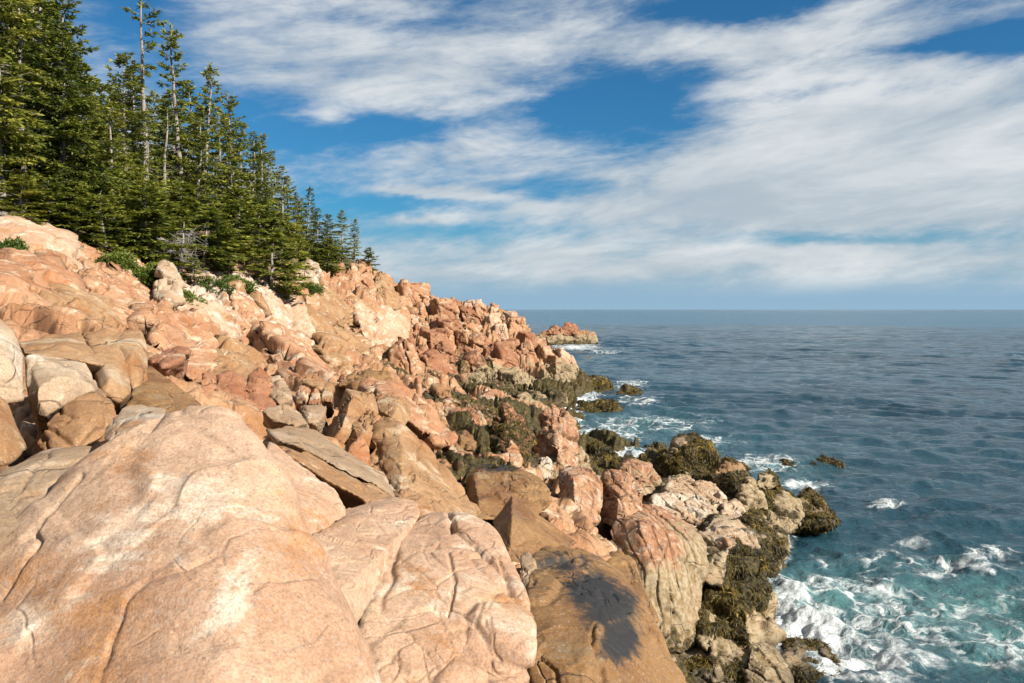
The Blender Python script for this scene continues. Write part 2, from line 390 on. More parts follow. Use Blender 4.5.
# ---------------------------------------------------------------- rocks
_ico = {}
def ico(level):
    if level not in _ico:
        bm = bmesh.new(); bmesh.ops.create_icosphere(bm, subdivisions=level, radius=1)
        V = np.array([v.co[:] for v in bm.verts]); Fc = np.array([[v.index for v in f.verts] for f in bm.faces])
        bm.free(); _ico[level] = (V / np.linalg.norm(V, axis=1, keepdims=True), Fc)
    return _ico[level]

def hull_planes(pts):
    bm = bmesh.new()
    for p in pts: bm.verts.new(p)
    r = bmesh.ops.convex_hull(bm, input=bm.verts)
    bm.normal_update()
    pl = []; vs = set()
    for f in bm.faces:
        if f.calc_area() < 1e-6: continue
        pl.append((*f.normal, f.normal.dot(f.verts[0].co)))
        for v in f.verts: vs.add(v.co[:])
    bm.free()
    pl = np.array(pl); c = np.array(list(vs)).mean(0)
    d = pl[:, 3] - pl[:, :3] @ c
    pl[d < 0] *= -1; d = np.abs(d)
    keep = []
    for i in np.argsort(d):
        if all(pl[i, :3] @ pl[j, :3] < .985 for j in keep): keep.append(i)
    return pl[keep, :3], d[keep], c

WEED_SPOTS = []          # (points, normals, strength) of rock that carries rockweed
_seed = [100]
def rock_mesh(pts, level=5, p=30, chips=5, rough=1.0, joints=None, cracks=(), stain=None, weed=None, seed=None):
    if seed is None: _seed[0] += 1; seed = _seed[0]
    g = np.random.default_rng(seed)
    n, d, c = hull_planes([tuple(q) for q in pts])
    pts = np.array(pts); ext = (pts.max(0) - pts.min(0)) / 2; size = float(np.cbrt(np.prod(ext)) * 2)
    if chips:
        cn = g.normal(size=(chips, 3)); cn[:, 2] = np.abs(cn[:, 2]) * .8; cn /= np.linalg.norm(cn, axis=1, keepdims=True)
        sup = ((pts - c) @ cn.T).max(0) * g.uniform(.86, .97, chips)
        n = np.concatenate([n, cn]); d = np.concatenate([d, sup])
    if False:
        cn = g.normal(size=(14, 3)) * [1, 1, .8] + [0, -.7, .5]; cn /= np.linalg.norm(cn, axis=1, keepdims=True)
        sup = ((pts - c) @ cn.T).max(0) * g.uniform(.86, .97, 14)
        n = np.concatenate([n, cn]); d = np.concatenate([d, sup])
    fq = 1.0 if level == 7 else .38
    S, Fc = ico(level)
    D = S * ext
    if level >= 5:
        kk_ = np.array([-c[0], -c[1], 8 - c[2]]); kk_ /= np.linalg.norm(kk_); D = D / np.linalg.norm(D, axis=1, keepdims=True) + .45 * kk_
    D /= np.linalg.norm(D, axis=1, keepdims=True)
    q = np.maximum(D @ n.T / np.maximum(d, 1e-3), 0)
    mx = q.max(1, keepdims=True)
    r = 1.0 / (mx[:, 0] * ((q / mx) ** p).sum(1) ** (1.0 / p))
    V = (c + D * r[:, None]).astype(f32)
    def normals(V):
        a, b, e = V[Fc[:, 0]], V[Fc[:, 1]], V[Fc[:, 2]]
        fn = np.cross(b - a, e - a); vn = np.zeros_like(V)
        for k in range(3):
            for ax in range(3): vn[:, ax] += np.bincount(Fc[:, k], fn[:, ax], len(V)).astype(f32)
        return vn / (np.linalg.norm(vn, axis=1, keepdims=True) + 1e-12)
    vn = normals(V)
    so = f32(seed * 3.7)
    A = .045 * size * rough
    h = A * (.45 if level == 7 else .16) * fbm(V * f32(1.6 / size) + so, 3, .5, seed) + A * .16 * ridged(V * f32(5 / size) + so, 4, .6, seed + 5)
    # broken faces: every cell of the break pattern is a small tilted plane
    if level == 7:
        VW = V + f32(.10 * size) * np.stack([vnoise(V * f32(4 / size), s) for s in (1, 2, 3)], -1)
        for fs, am in ((2.0, fq), (5.0, .42 * fq + .1)) if level >= 5 else ((2.2, fq),):
            d1, d2, hid, off = voronoi(VW * f32(fs / size) + so, seed + int(fs))
            gr = np.stack([_r(hid * np.uint32(k)) for k in (7, 13, 29)], -1) - f32(.5)
            h += A * am * (2.6 * (gr * off).sum(1) + .75 * (_r(hid * np.uint32(5)) - .5)) * sstep(0, .13, d2 - d1)
            h -= A * am * 1.1 * np.exp(-((d2 - d1) / .05) ** 2) * sstep(-.1, .35, vnoise(V * f32(1.3 / size) + so, seed + 77))
    else:
        for fs, am in ((1.0, 1.0), (.42, .32 if c[1] > 15 else .16)):
            l_, t_, bd, op = joints3(V + so, (size * .50 * fs, size * .60 * fs, size * .42 * fs), seed + int(fs * 10), .30)
            if c[1] > 15: h += A * am * (2.6 * l_ + 3.2 * t_) * sstep(0, .008, bd) - A * am * 2.6 * np.exp(-(bd / .035) ** 2) * sstep(.3, .6, op)
            else: h += A * am * (1.8 * l_ + 2.6 * t_) * sstep(0, .04, bd) - A * am * 1.3 * np.exp(-(bd / .05) ** 2) * sstep(.25, .6, op)
    if joints:
        ax, sp_, dep = joints                    # parallel joints: axis, spacing, depth
        ax = np.array(ax, f32); ax /= np.linalg.norm(ax)
        s = (V @ ax) / f32(sp_) + f32(.35) * fbm(V * f32(1.1), 3, .5, seed + 9)
        fr = np.abs(s - np.round(s)); k = _r(_h(np.round(s).astype(np.int64), np.zeros(len(V), np.int64), np.zeros(len(V), np.int64), seed))
        h -= dep * k * np.exp(-(fr / .045) ** 2)
        kk = _r(_h(np.floor(s).astype(np.int64), np.ones(len(V), np.int64), np.zeros(len(V), np.int64), seed))
        h += dep * .55 * (kk - .5)
    if len(cracks):
        u, v = project(V); fx = vn[:, 1] < .25
        wob = 2.2 * fbm(V * f32(5.5), 3, .6, seed + 33)
        for poly, wid, dep in cracks:
            dist = np.full(len(V), 1e3)
            for (x0, y0), (x1, y1) in zip(poly[:-1], poly[1:]):
                tt_ = np.clip(((u - x0) * (x1 - x0) + (v - y0) * (y1 - y0)) / ((x1 - x0) ** 2 + (y1 - y0) ** 2), 0, 1)
                dist = np.minimum(dist, np.hypot(u - x0 - tt_ * (x1 - x0), v - y0 - tt_ * (y1 - y0)))
            h -= np.where(fx, dep * np.exp(-((dist + wob * .5) / wid) ** 2), 0)
    V = V + vn * h[:, None].astype(f32)
    wd, td = zones(V)
    if weed is None: weed = (.55, 0)
    if weed is not None:
        if callable(weed): wd = np.clip(weed(V, vn, wd), 0, 1)
        else: wd = np.clip(wd * weed[0] + weed[1], 0, 1)
    if wd.max() > .3: V = V + vn * (.10 * wd * ridged(V * f32(2.2), 3, .6, 71))[:, None].astype(f32)
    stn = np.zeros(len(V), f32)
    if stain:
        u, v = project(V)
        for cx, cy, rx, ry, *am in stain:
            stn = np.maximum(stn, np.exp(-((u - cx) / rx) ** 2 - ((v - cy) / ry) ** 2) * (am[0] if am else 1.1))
    return V, Fc, wd, td, stn, vn

def rock(label, sil, mat='pink', D=1.0, front=(), name='boulder', cat='rock', group=None, back=.82, drop=.15, ownz=None, pale=0.0, **kw):
    """sil: outline of the rock, front: corners nearer than it, all as (px, py, Y); D: its depth behind them"""
    A = np.array([W(*q) for q in sil]); c = A.mean(0)
    B = c + (A - c) * back + np.array([c[0] / c[1] * D, D, -drop * D])
    pts = list(A) + list(B) + [W(*q) for q in front]
    if kw.get('level', 5) != 7 and c[1] < 24: kw['rough'] = kw.get('rough', 1.0) * (.5 if c[1] < 18.5 else .7)
    kw['p'] = kw.get('p', 30) * (1.0 if kw.get('level', 5) == 7 else 3.2)
    V, Fc, wd, td, st, vn = rock_mesh(pts, **kw)
    base = V.mean(0); base[2] = V[:, 2].min()
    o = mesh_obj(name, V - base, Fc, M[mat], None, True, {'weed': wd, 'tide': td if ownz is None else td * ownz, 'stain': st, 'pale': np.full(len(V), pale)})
    o.location = base.tolist()
    tag(o, label, cat, group)
    if wd.max() > .45: WEED_SPOTS.append((o, V, Fc, wd))
    return o

# ======== foreground
rock('largest boulder, broad smooth pink dome filling the lower left corner', [
 (-70,600,4.6),(0,545,4.75),(58,480,5.0),(100,442,5.2),(150,413,5.45),(176,405,5.5),(212,401,5.5),(240,407,5.4),(258,424,5.3),(274,450,5.15),(300,490,5.0),(330,556,4.75),
 (356,622,4.5),(388,690,4.25),(450,840,3.6),(200,900,2.75),(-120,860,3.0),(-160,700,4.0)], 'rose', 1.0,
 [(205,450,4.95),(225,422,5.25),(150,470,4.8),(190,540,4.2),(250,530,4.3),(120,560,4.15),(200,620,3.7),(280,620,3.95),(90,650,3.75),(230,700,3.35),(20,640,4.05),(310,690,3.75),(160,440,5.1)],
 level=7, p=16, chips=0, rough=.36, seed=11, drop=.5, cracks=[
  ([(96,683),(110,640),(128,600),(150,580),(190,572),(215,560)],2.6,.022),([(0,598),(28,570),(45,545),(40,540)],2.4,.03),
  ([(30,545),(45,530),(62,505),(85,480)],2.2,.02),([(150,432),(160,420),(165,410)],3,.03),([(180,420),(186,404)],2.4,.02),
  ([(252,594),(262,585)],2.2,.02),([(175,660),(182,620)],1.8,.012)])
rock('pink boulder split by thin dark cracks, right of the largest boulder', [
 (384,548,6.3),(420,515,7.2),(440,511,7.3),(467,513,7.3),(500,530,7.0),(513,553,6.7),(517,580,6.3),(534,606,5.8),(536,650,5.2),(528,700,5.0),
 (470,780,4.5),(335,780,4.3),(346,690,4.75),(350,640,5.05),(364,598,5.5)], 'rose', 1.3, [(455,590,5.6),(400,640,5.1),(400,700,4.65),(430,660,5.0),(500,620,5.4),(440,540,6.5)],
 level=7, p=26, chips=2, rough=.30, seed=12, cracks=[
  ([(449,512),(455,528),(470,540),(490,555),(505,575),(512,592)],2.6,.05),([(476,545),(492,562)],2.2,.035),([(447,552),(455,580),(452,600),(448,615)],1.7,.025),
  ([(452,530),(453,520)],2.5,.04),([(484,625),(490,635)],2.0,.02),([(520,595),(500,560)],1.5,.02),([(492,655),(488,683)],1.5,.02)])
rock('pale low boulder between the largest boulder and the cracked pink boulder', [
 (308,535,5.9),(328,522,6.5),(352,517,6.9),(388,511,7.3),(404,499,7.6),(416,502,7.6),(421,514,7.2),(384,556,6.2),(368,590,5.6),(350,640,4.9),(330,610,4.7)],
 'rose', .9, [(350,560,5.75)], level=7, p=30, chips=2, rough=.28)
rock('small rounded knob wedged at the foot of the cracked pink boulder', [
 (409,632,5.2),(414,620,5.32),(436,618,5.38),(458,626,5.32),(469,634,5.24),(470,690,4.95),(440,740,4.6),(418,710,4.75),(409,660,5.05)], 'rose', .4,
 [(440,650,5.02)], level=7, p=20, chips=1, rough=.4, drop=.5)
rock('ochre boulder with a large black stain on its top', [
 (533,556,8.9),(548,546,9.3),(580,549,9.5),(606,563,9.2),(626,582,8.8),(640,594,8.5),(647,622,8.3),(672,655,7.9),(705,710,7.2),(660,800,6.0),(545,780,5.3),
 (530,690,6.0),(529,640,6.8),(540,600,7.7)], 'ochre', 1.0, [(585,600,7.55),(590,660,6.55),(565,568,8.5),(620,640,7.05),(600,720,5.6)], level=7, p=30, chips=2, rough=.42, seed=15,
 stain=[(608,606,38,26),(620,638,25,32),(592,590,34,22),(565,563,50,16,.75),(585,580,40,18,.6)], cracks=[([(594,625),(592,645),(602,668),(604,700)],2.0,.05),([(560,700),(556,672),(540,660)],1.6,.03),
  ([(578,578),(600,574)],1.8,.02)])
rock('narrow slab standing between the cracked pink boulder and the blotched one', [
 (521,556,8.7),(527,550,8.9),(534,556,8.7),(541,600,7.8),(544,612,7.6),(533,650,6.8),(529,690,6.1),(524,640,6.9),(531,600,7.6)], 'grey', .5, level=5, rough=.8, name='rock_slab')
rock('smooth greyish pink slab leaning on the right flank of the largest boulder', [
 (268,440,7.6),(282,452,7.5),(302,468,7.3),(338,496,7.0),(347,515,6.7),(322,522,6.3),(310,546,5.9),(286,520,5.8),(262,470,6.3)], 'rose', .6, [(310,505,6.3)], level=7, chips=1, rough=.45, name='rock_slab')
rock('lower of two stacked flat slabs, its underside in shadow', [
 (276,446,7.8),(310,454,8.6),(360,478,9.0),(390,500,8.7),(395,510,8.2),(390,517,8.35),(366,521,8.4),(345,516,8.3),(300,476,8.1)], 'buff', 1.1,
 [(300,463,7.5),(335,484,7.35),(372,503,7.5)], level=6, p=44, chips=2, rough=.6, drop=.25, name='rock_slab', seed=21)
rock('upper of two stacked flat slabs, pale top and mossy front edge', [
 (266,430,9.6),(285,426,10.4),(306,427,10.9),(332,441,10.8),(362,461,10.4),(386,478,9.8),(394,497,9.3),(378,493,9.3),(350,482,9.2),(318,470,9.1),(276,450,9.0)], 'grey', 1.0,
 [(276,440,8.7),(318,456,8.6),(352,474,8.7),(380,488,8.9)], level=6, p=44, chips=2, rough=.6, drop=.2, name='rock_slab', seed=22)
rock('tall pale rock at the left edge with a dark hollow beneath', [
 (-90,312,7.6),(-10,314,8.2),(2,318,8.3),(15,332,8.2),(23,352,8.0),(25,390,7.6),(24,400,7.4),(6,382,7.3),(-20,372,7.2),(-90,420,6.6)], 'white', 1.4,
 [(-20,345,7.3),(8,355,7.5)], level=6, p=30, chips=2, rough=.7)
rock('rounded tan rock at the left edge below the dark hollow', [
 (-50,395,6.8),(-5,388,7.2),(5,398,7.2),(8,412,7.1),(20,432,6.9),(26,452,6.6),(4,470,6.2),(-40,480,5.9)], 'buff', .8, [(-5,430,6.4)], level=5, p=24, rough=.7)
rock('pale block with a bright white patch, near the left edge', [
 (25,357,8.9),(42,353,9.2),(86,363,9.2),(95,378,9.0),(97,387,8.8),(86,394,8.6),(72,395,8.5),(60,408,8.3),(46,418,8.2),(34,416,8.2),(27,398,8.3)], 'white', 1.0,
 [(60,378,8.25),(40,390,8.1)], level=6, p=34, chips=3, rough=.6, drop=.5)
rock('creased tan block under the white patched block', [
 (38,446,7.7),(44,430,7.9),(52,418,8.2),(66,403,8.5),(80,387,8.9),(100,388,9.0),(114,403,8.8),(118,416,8.5),(104,436,7.9),(78,452,7.4),(50,456,7.4)], 'buff', 1.0,
 [(78,415,8.0),(98,418,8.0)], level=6, p=30, chips=3, rough=.8, drop=.5, cracks=[([(40,428),(55,433),(70,445)],2.0,.04),([(60,415),(72,418),(66,425)],1.5,.02)])
rock('flat greyish ledge block behind the white patched block', [
 (18,341,10.8),(45,336,11.4),(78,331,12.0),(86,340,11.6),(96,356,10.8),(106,366,10.2),(96,364,9.8),(86,362,9.7),(42,352,9.7),(24,353,9.6)], 'buff', 1.0, [(60,348,10.0)],
 level=6, p=40, chips=1, rough=.4, drop=.4)
rock('middle tan block of the ledge, split off by a bent crack', [
 (81,334,11.8),(104,328,12.2),(122,331,12.2),(115,342,11.7),(113,362,11.0),(126,366,10.8),(131,392,10.0),(118,402,9.6),(102,392,9.6),(106,368,10.3),(97,354,10.9)], 'buff', 1.0,
 [(110,380,9.7)], level=6, p=40, chips=1, rough=.4, drop=.5)
rock('upright tan block at the right end of the ledge', [
 (123,333,12.2),(132,330,12.4),(141,331,12.4),(147,345,12.0),(147,362,11.4),(143,386,10.7),(134,393,10.4),(126,366,10.8),(115,362,11.0),(116,342,11.6)], 'buff', 1.0,
 [(132,355,11.0)], level=6, p=36, chips=1, rough=.4, drop=.5)
rock('yellowish sloping slab right of the ledge blocks', [
 (130,396,10.4),(140,372,11.3),(150,364,11.8),(166,378,11.6),(186,392,11.2),(202,404,10.6),(180,414,9.6),(150,418,9.2),(126,410,9.6)], 'ochre', .9, [(158,398,10.1)],
 level=6, p=44, chips=1, rough=.5, drop=.6, name='rock_slab')
M['pale_slab'] = M['white']
rock('small pale slab resting against the back of the largest boulder', [
 (106,432,6.4),(114,420,6.8),(123,407,7.2),(140,405,7.4),(168,409,7.0),(164,420,6.3),(130,440,5.8),(104,442,6.0)], 'white', .6, level=5, p=40, rough=.4, name='rock_slab')
rock('grey tan block with a rough pitted front at the left', [
 (-25,492,5.2),(2,478,5.6),(14,468,5.9),(64,448,6.4),(92,446,6.2),(78,470,5.5),(54,484,5.3),(46,514,4.9),(20,526,4.7),(-20,530,4.6)], 'grey', .9,
 [(4,482,5.2),(48,486,5.15)], level=6, p=40, chips=1, rough=.9)
rock('small grey stone tucked at the left edge below the pitted block', [
 (-50,508,4.5),(-4,505,4.7),(14,516,4.6),(20,524,4.5),(6,540,4.2),(-15,560,3.9),(-60,570,3.8)], 'grey', .5, level=5, p=30, rough=.6, name='rock')
# ======== behind the big boulder
for lab, mt, s in [
 ('reddish block, right one of a pair behind the largest boulder', 'red', [(243,402,17),(249,372,18.5),(258,366,18.8),(268,374,18.6),(277,398,17.6),(276,410,17),(250,414,16.4)]),
 ('reddish block, left one of a pair behind the largest boulder', 'red', [(212,398,16),(218,378,17),(228,371,17.4),(240,374,17.4),(247,396,16.6),(240,412,15.6),(222,412,15.4)]),
 ('small red wedge under the yellowish slab', 'red', [(196,394,15),(204,372,16.2),(214,370,16.4),(217,388,15.8),(212,402,15)]),
 ('brown lipped rock overhanging the yellowish slab', 'red', [(148,361,15),(160,352,15.8),(178,347,16.2),(190,350,16),(182,360,15),(164,367,14.2)]),
 ('pink rounded rock above the red wedge', 'pink', [(180,366,17),(188,348,18.4),(204,346,18.8),(216,362,18),(208,386,16.5),(194,390,16)]),
 ('grey flat slab bridging a dark gap behind the largest boulder', 'grey', [(262,412,12.6),(268,407,13),(286,405,13.4),(301,413,13.4),(309,423,12.8),(296,426,12.2),(272,420,12.2)]),
 ('small greenish block beside the flat bridging slab', 'grey', [(300,407,14.2),(312,404,14.6),(327,405,14.6),(324,416,14),(317,424,13.4),(308,421,13.4)]),
 ('left one of three small upright rocks before a dark gap', 'pink', [(296,404,15.6),(297,390,16.2),(303,385,16.4),(309,388,16.3),(307,402,15.4)]),
 ('middle one of three small upright rocks before a dark gap', 'pink', [(308,404,15.6),(311,392,16.2),(316,389,16.4),(321,393,16.2),(320,404,15.4)]),
 ('right one of three small upright rocks before a dark gap', 'buff', [(321,402,15.8),(323,388,16.6),(329,382,17),(334,388,16.8),(333,402,15.8)]),
 ('dark shaded rock left of the three small upright rocks', 'grey', [(268,392,18),(270,376,19),(279,372,19.2),(290,384,18.8),(292,400,17.6),(280,406,17)]),
 ('peaked buff rock above the three small upright rocks', 'buff', [(300,384,19),(310,373,20),(322,375,20),(330,384,19.4),(322,390,18.6)]),
 ]:
    rock(lab, s, mt, 1.0, level=5, p=30, chips=3, rough=1.0, drop=.5, name='rock')
J1 = ((.9, .35, .1), .55, .10)
rock('tallest upright block with a long dark left side, mid slope', [
 (324,448,15.2),(346,389,16.4),(373,395,16.6),(378,413,16.0),(372,426,15.5),(354,442,14.9),(328,454,14.7)], 'buff', 1.2, [(334,444,14.3),(352,396,15.7)], level=6, p=44, chips=1, rough=.7, drop=.2)
rock('upright slab right before the tallest upright block', [
 (343,450,14.6),(350,418,15.4),(358,413,15.6),(373,410,15.6),(377,420,15.2),(372,440,14.6),(366,456,14.2),(350,458,14.2)], 'buff', .8, [(358,440,14.1)], level=6, p=40, chips=2, rough=.8, drop=.2, joints=((.9,.3,0),.35,.06))
rock('small pointed rock at the foot of the upright slab', [
 (342,462,13.2),(350,446,13.8),(361,435,14.2),(368,446,14),(370,458,13.6),(366,470,13.2),(350,470,13)], 'pink', .6, level=5, p=30, rough=.6, name='rock')
rock('big ochre buff outcrop with blunt ribs right of the stacked slabs', [
 (368,466,14),(374,440,15),(380,424,15.6),(390,420,15.8),(404,430,15.7),(422,444,15.5),(446,470,15.2),(464,492,14.8),(480,512,14),(470,524,12.8),(430,524,12),(398,506,12),(380,490,12.8)], 'buff', 1.6,
 [(388,440,14.6),(402,452,13.9),(415,480,13),(400,492,12.4),(445,500,13)], level=6, p=36, chips=4, rough=1.1, drop=.35, joints=((.95,.25,.1),.62,.09))
rock('rounded pale lump above the ochre buff outcrop', [
 (376,404,18),(386,394,18.8),(400,395,18.8),(410,406,18.4),(412,420,17.8),(402,428,17.2),(388,424,17),(378,414,17.4)], 'buff', 1.2, [(396,410,17.2)], level=6, p=24, chips=2, rough=.8)
rock('long pink slab running down behind the rounded pale lump', [
 (360,388,21.5),(364,379,22.5),(394,384,23),(422,402,22.5),(448,430,21),(455,446,19.5),(432,444,18.5),(412,424,19),(398,400,20.4)], 'pink', 1.0, level=6, p=40, chips=2, rough=.8, drop=.4, name='rock_slab')
rock('overhanging brown rock with a shaded left side, mid slope', [
 (338,386,25),(346,376,26.5),(366,369,27.5),(386,370,27.5),(396,382,27),(384,390,25.5),(362,392,25)], 'ochre', 1.6, [(352,386,24.3)], level=5, p=34, rough=1)
# ======== gully and shore
rock('rounded ochre boulder lying across the weedy gully', [
 (466,506,16.2),(470,476,17.3),(480,468,17.8),(497,466,18),(522,469,17.9),(540,479,17.3),(551,492,16.6),(549,505,15.9),(538,514,15.5),(508,514,14.9),(480,510,15)], 'ochre', 1.4,
 [(505,492,15.9),(475,482,16.3)], level=6, p=30, chips=2, rough=.5, drop=.3, stain=[(500,466,26,7)])
rock('pyramid shaped ochre rock with a black left side', [
 (489,534,12.3),(496,516,12.7),(511,496,13.1),(524,504,13),(546,520,12.9),(574,544,12.7),(556,556,11.8),(510,560,11),(494,548,11.6)], 'ochre', .9, [(512,520,11.85),(510,548,11.2)],
 level=6, p=46, chips=1, rough=.5, drop=.2)
for lab, mt, s, kw in [
 ('small pink stone beside the pyramid shaped rock', 'pink', [(546,526,13.6),(552,517,14),(560,519,14),(564,530,13.7),(558,538,13.2),(548,536,13.2)], {}),
 ('brown boulder above the rounded ochre boulder', 'ochre', [(444,448,24),(448,437,25),(456,431,25.6),(466,433,25.6),(475,443,25),(468,452,24),(452,454,23.6)], {}),
 ('small square pink block under the leaning spire', 'pink', [(499,468,22.4),(500,454,23),(508,452,23.3),(520,455,23),(521,470,22.4),(508,475,22)], {}),
 ('short pink fin beside the small square block', 'pink', [(506,458,24),(510,440,25),(517,446,25),(522,460,24),(516,466,23.6)], {}),
 ('pale stone below the striped stump', 'white', [(538,470,25),(541,458,25.8),(547,457,26),(551,466,25.6),(549,476,24.8),(541,477,24.6)], {}),
 ('narrow pale block right of the striped stump', 'striped', [(575,478,31),(576,450,32.5),(582,447,33),(588,456,32.6),(591,474,31.4),(584,480,30.8)], {}),
 ('pale pink block left of the leaning spire', 'striped', [(470,418,36),(474,408,37),(486,404,37.6),(498,408,37),(496,424,36),(482,428,35.4)], {}),
 ('white topped ledge block in the weedy gully', 'white', [(476,412,42),(480,398,44),(494,396,44.6),(504,403,44),(500,414,42),(488,417,41.4)], {}),
 ('broad pink ledge behind the leaning spire', 'pink', [(432,412,34),(436,402,36),(462,398,37.4),(486,404,37.6),(478,414,36),(452,418,34.6)], {}),
 ('reddish block hung with weed left of the leaning spire', 'red', [(452,436,30),(453,412,32),(464,407,33),(480,412,32.6),(478,438,30.6),(464,444,29.6)], {}),
 ('slanting pink block on the slope above the gully', 'pink', [(404,420,28),(414,402,30),(430,400,31),(444,414,30),(446,434,28),(428,440,26.6)], {}),
 ('buff block on the slope below the slanting pink one', 'buff', [(432,456,22),(436,440,23.4),(446,436,24),(458,450,23.4),(462,468,22),(448,474,21.2)], {}),
 ('rough pink block on the slope near the brown boulder', 'pink', [(416,440,24),(420,428,25.4),(432,424,26),(444,436,25.4),(440,450,24),(426,452,23.4)], {}),
 ('weathered pink block beside the rounded ochre boulder', 'pink', [(446,492,18.4),(450,474,19.4),(458,468,20),(468,482,19.4),(474,500,18.2),(462,508,17.6)], {}),
 ]:
    rock(lab, s, mt, 1.2, level=5, p=32, chips=3, rough=1.1, drop=.3, name='rock', **kw)
rock('leaning pink spire with a dark left side', [
 (490,456,27.6),(494,428,28.6),(503,402,29.4),(514,411,29.4),(524,424,29.2),(532,440,28.8),(533,470,27.4),(520,478,26.4),(502,470,26.4)], 'red', 1.3, [(508,424,28.2),(512,456,26.6)], level=6, p=38, chips=2, rough=1.2, drop=.1,
 joints=((.8, .2, .55), .55, .13))
rock('stout striped stump of rock standing against the foam', [
 (536,458,31.6),(538,424,32.6),(541,409,33.2),(550,405,33.6),(564,407,33.6),(573,422,33.2),(578,448,32.2),(577,474,31),(560,480,30.4),(540,476,30.6)], 'striped', 1.8, [(556,430,31.4),(560,470,30)], level=6, p=30, chips=2, rough=1.0, drop=.1,
 joints=((.97, .2, 0), .36, .16))
JV = ((.95, .3, .05), .42, .13)
rock('upright pink block with a black left face above the streaked cliff', [
 (559,500,19.6),(560,470,20.6),(574,467,21),(592,470,20.8),(602,482,20.4),(604,506,19.6),(598,524,19),(574,540,18.6),(564,528,19)], 'striped', 1.5, [(574,478,19.5),(576,532,18.3)], level=6, p=60, chips=1, rough=.35, drop=.1, joints=JV, ownz=.45)
rock('rugged pink block between the upright one and the whitish pile', [
 (598,520,20.4),(599,478,21.6),(610,469,22),(628,471,22),(642,486,21.6),(645,510,20.4),(632,524,19.4),(612,528,19.4)], 'striped', 1.5, [(618,500,19.8)], level=6, p=50, chips=5, rough=.9, drop=.15, ownz=.45, joints=JV)
rock('tall cliff of rock with rusty vertical streaks facing the water', [
 (608,560,18.4),(610,528,19.2),(618,512,19.8),(640,511,20.2),(668,520,20.4),(690,532,20.2),(704,546,19.8),(706,566,19.2),(702,600,18.6),(694,640,17.8),(682,656,17.4),(652,650,17.2),(636,610,17.4)], 'striped', 2.2,
 [(640,524,18.6),(672,536,18.6),(650,590,17.2),(684,600,17.7)], level=7, p=110, chips=3, rough=.4, drop=.05, joints=((.97, .2, .03), .26, .11), ownz=.75, weed=(.45, 0))
rock('low rusty ledge between the blotched boulder and the streaked cliff', [
 (600,572,14.6),(606,556,15.6),(618,548,16),(634,562,15.4),(646,590,14),(654,620,13),(640,630,12.6),(618,600,13.4)], 'ochre', 1.0, level=5, rough=1.0, drop=.3, name='rock_slab')
rock('small pink capped lump behind the rugged block', [
 (618,490,26),(622,466,27),(634,461,27.6),(650,466,27.4),(660,478,26.8),(658,494,26),(640,498,25.4)], 'striped', 1.5, [(640,480,25.6)], level=6, p=26, rough=1.0)
for lab, s in [
 ('upper left block of the whitish angular pile', [(664,500,25),(667,482,26),(678,478,26.6),(694,482,26.4),(696,496,25.6),(682,504,24.8)]),
 ('upper right block of the whitish angular pile', [(692,500,25),(695,483,26.2),(710,483,26.6),(722,494,26.2),(726,508,25),(708,510,24.4)]),
 ('lower middle block of the whitish angular pile', [(680,520,23.6),(684,502,24.6),(700,497,25),(716,506,24.6),(722,522,23.6),(702,528,23)]),
 ('lower left block of the whitish angular pile', [(648,516,23),(654,496,24.2),(668,492,24.6),(684,502,24.2),(686,518,23.2),(668,526,22.6)]),
 ('right end block of the whitish angular pile', [(720,520,23.8),(724,506,24.8),(734,503,25.2),(744,512,24.8),(744,526,23.8),(732,530,23.4)])]:
    rock(lab, s, 'white', 1.0, level=6, p=46, chips=4, rough=1.2, name='rock', ownz=.3, weed=(.2, 0))
dangling = lambda V, n, w: .50 + .45 * ridged(V * f32(1.3), 2, .5, 12) - .5 * sstep(.35, .85, n[:, 2])
rock('pale block draped with tufts of weed above the dark mound', [
 (696,566,20),(700,534,21),(714,519,21.8),(736,522,21.8),(754,534,21.4),(757,550,20.8),(748,572,20),(724,588,19),(704,584,19)], 'white', 1.5, [(728,545,20)], level=6, p=32, chips=2, rough=1, ownz=.55, weed=dangling)
big = lambda V, n, w: .86 + .4 * fbm(V * f32(1.2), 2, .5, 33)
low = lambda V, n, w: .34 + .6 * fbm(V * f32(1.1), 3, .5, 35) - .55 * sstep(.15, .7, n[:, 0]) - .25 * sstep(.8, 1.0, n[:, 2])
cap = lambda V, n, w: .52 + .8 * fbm(V * f32(.9), 3, .5, 35) + .2 * n[:, 2]
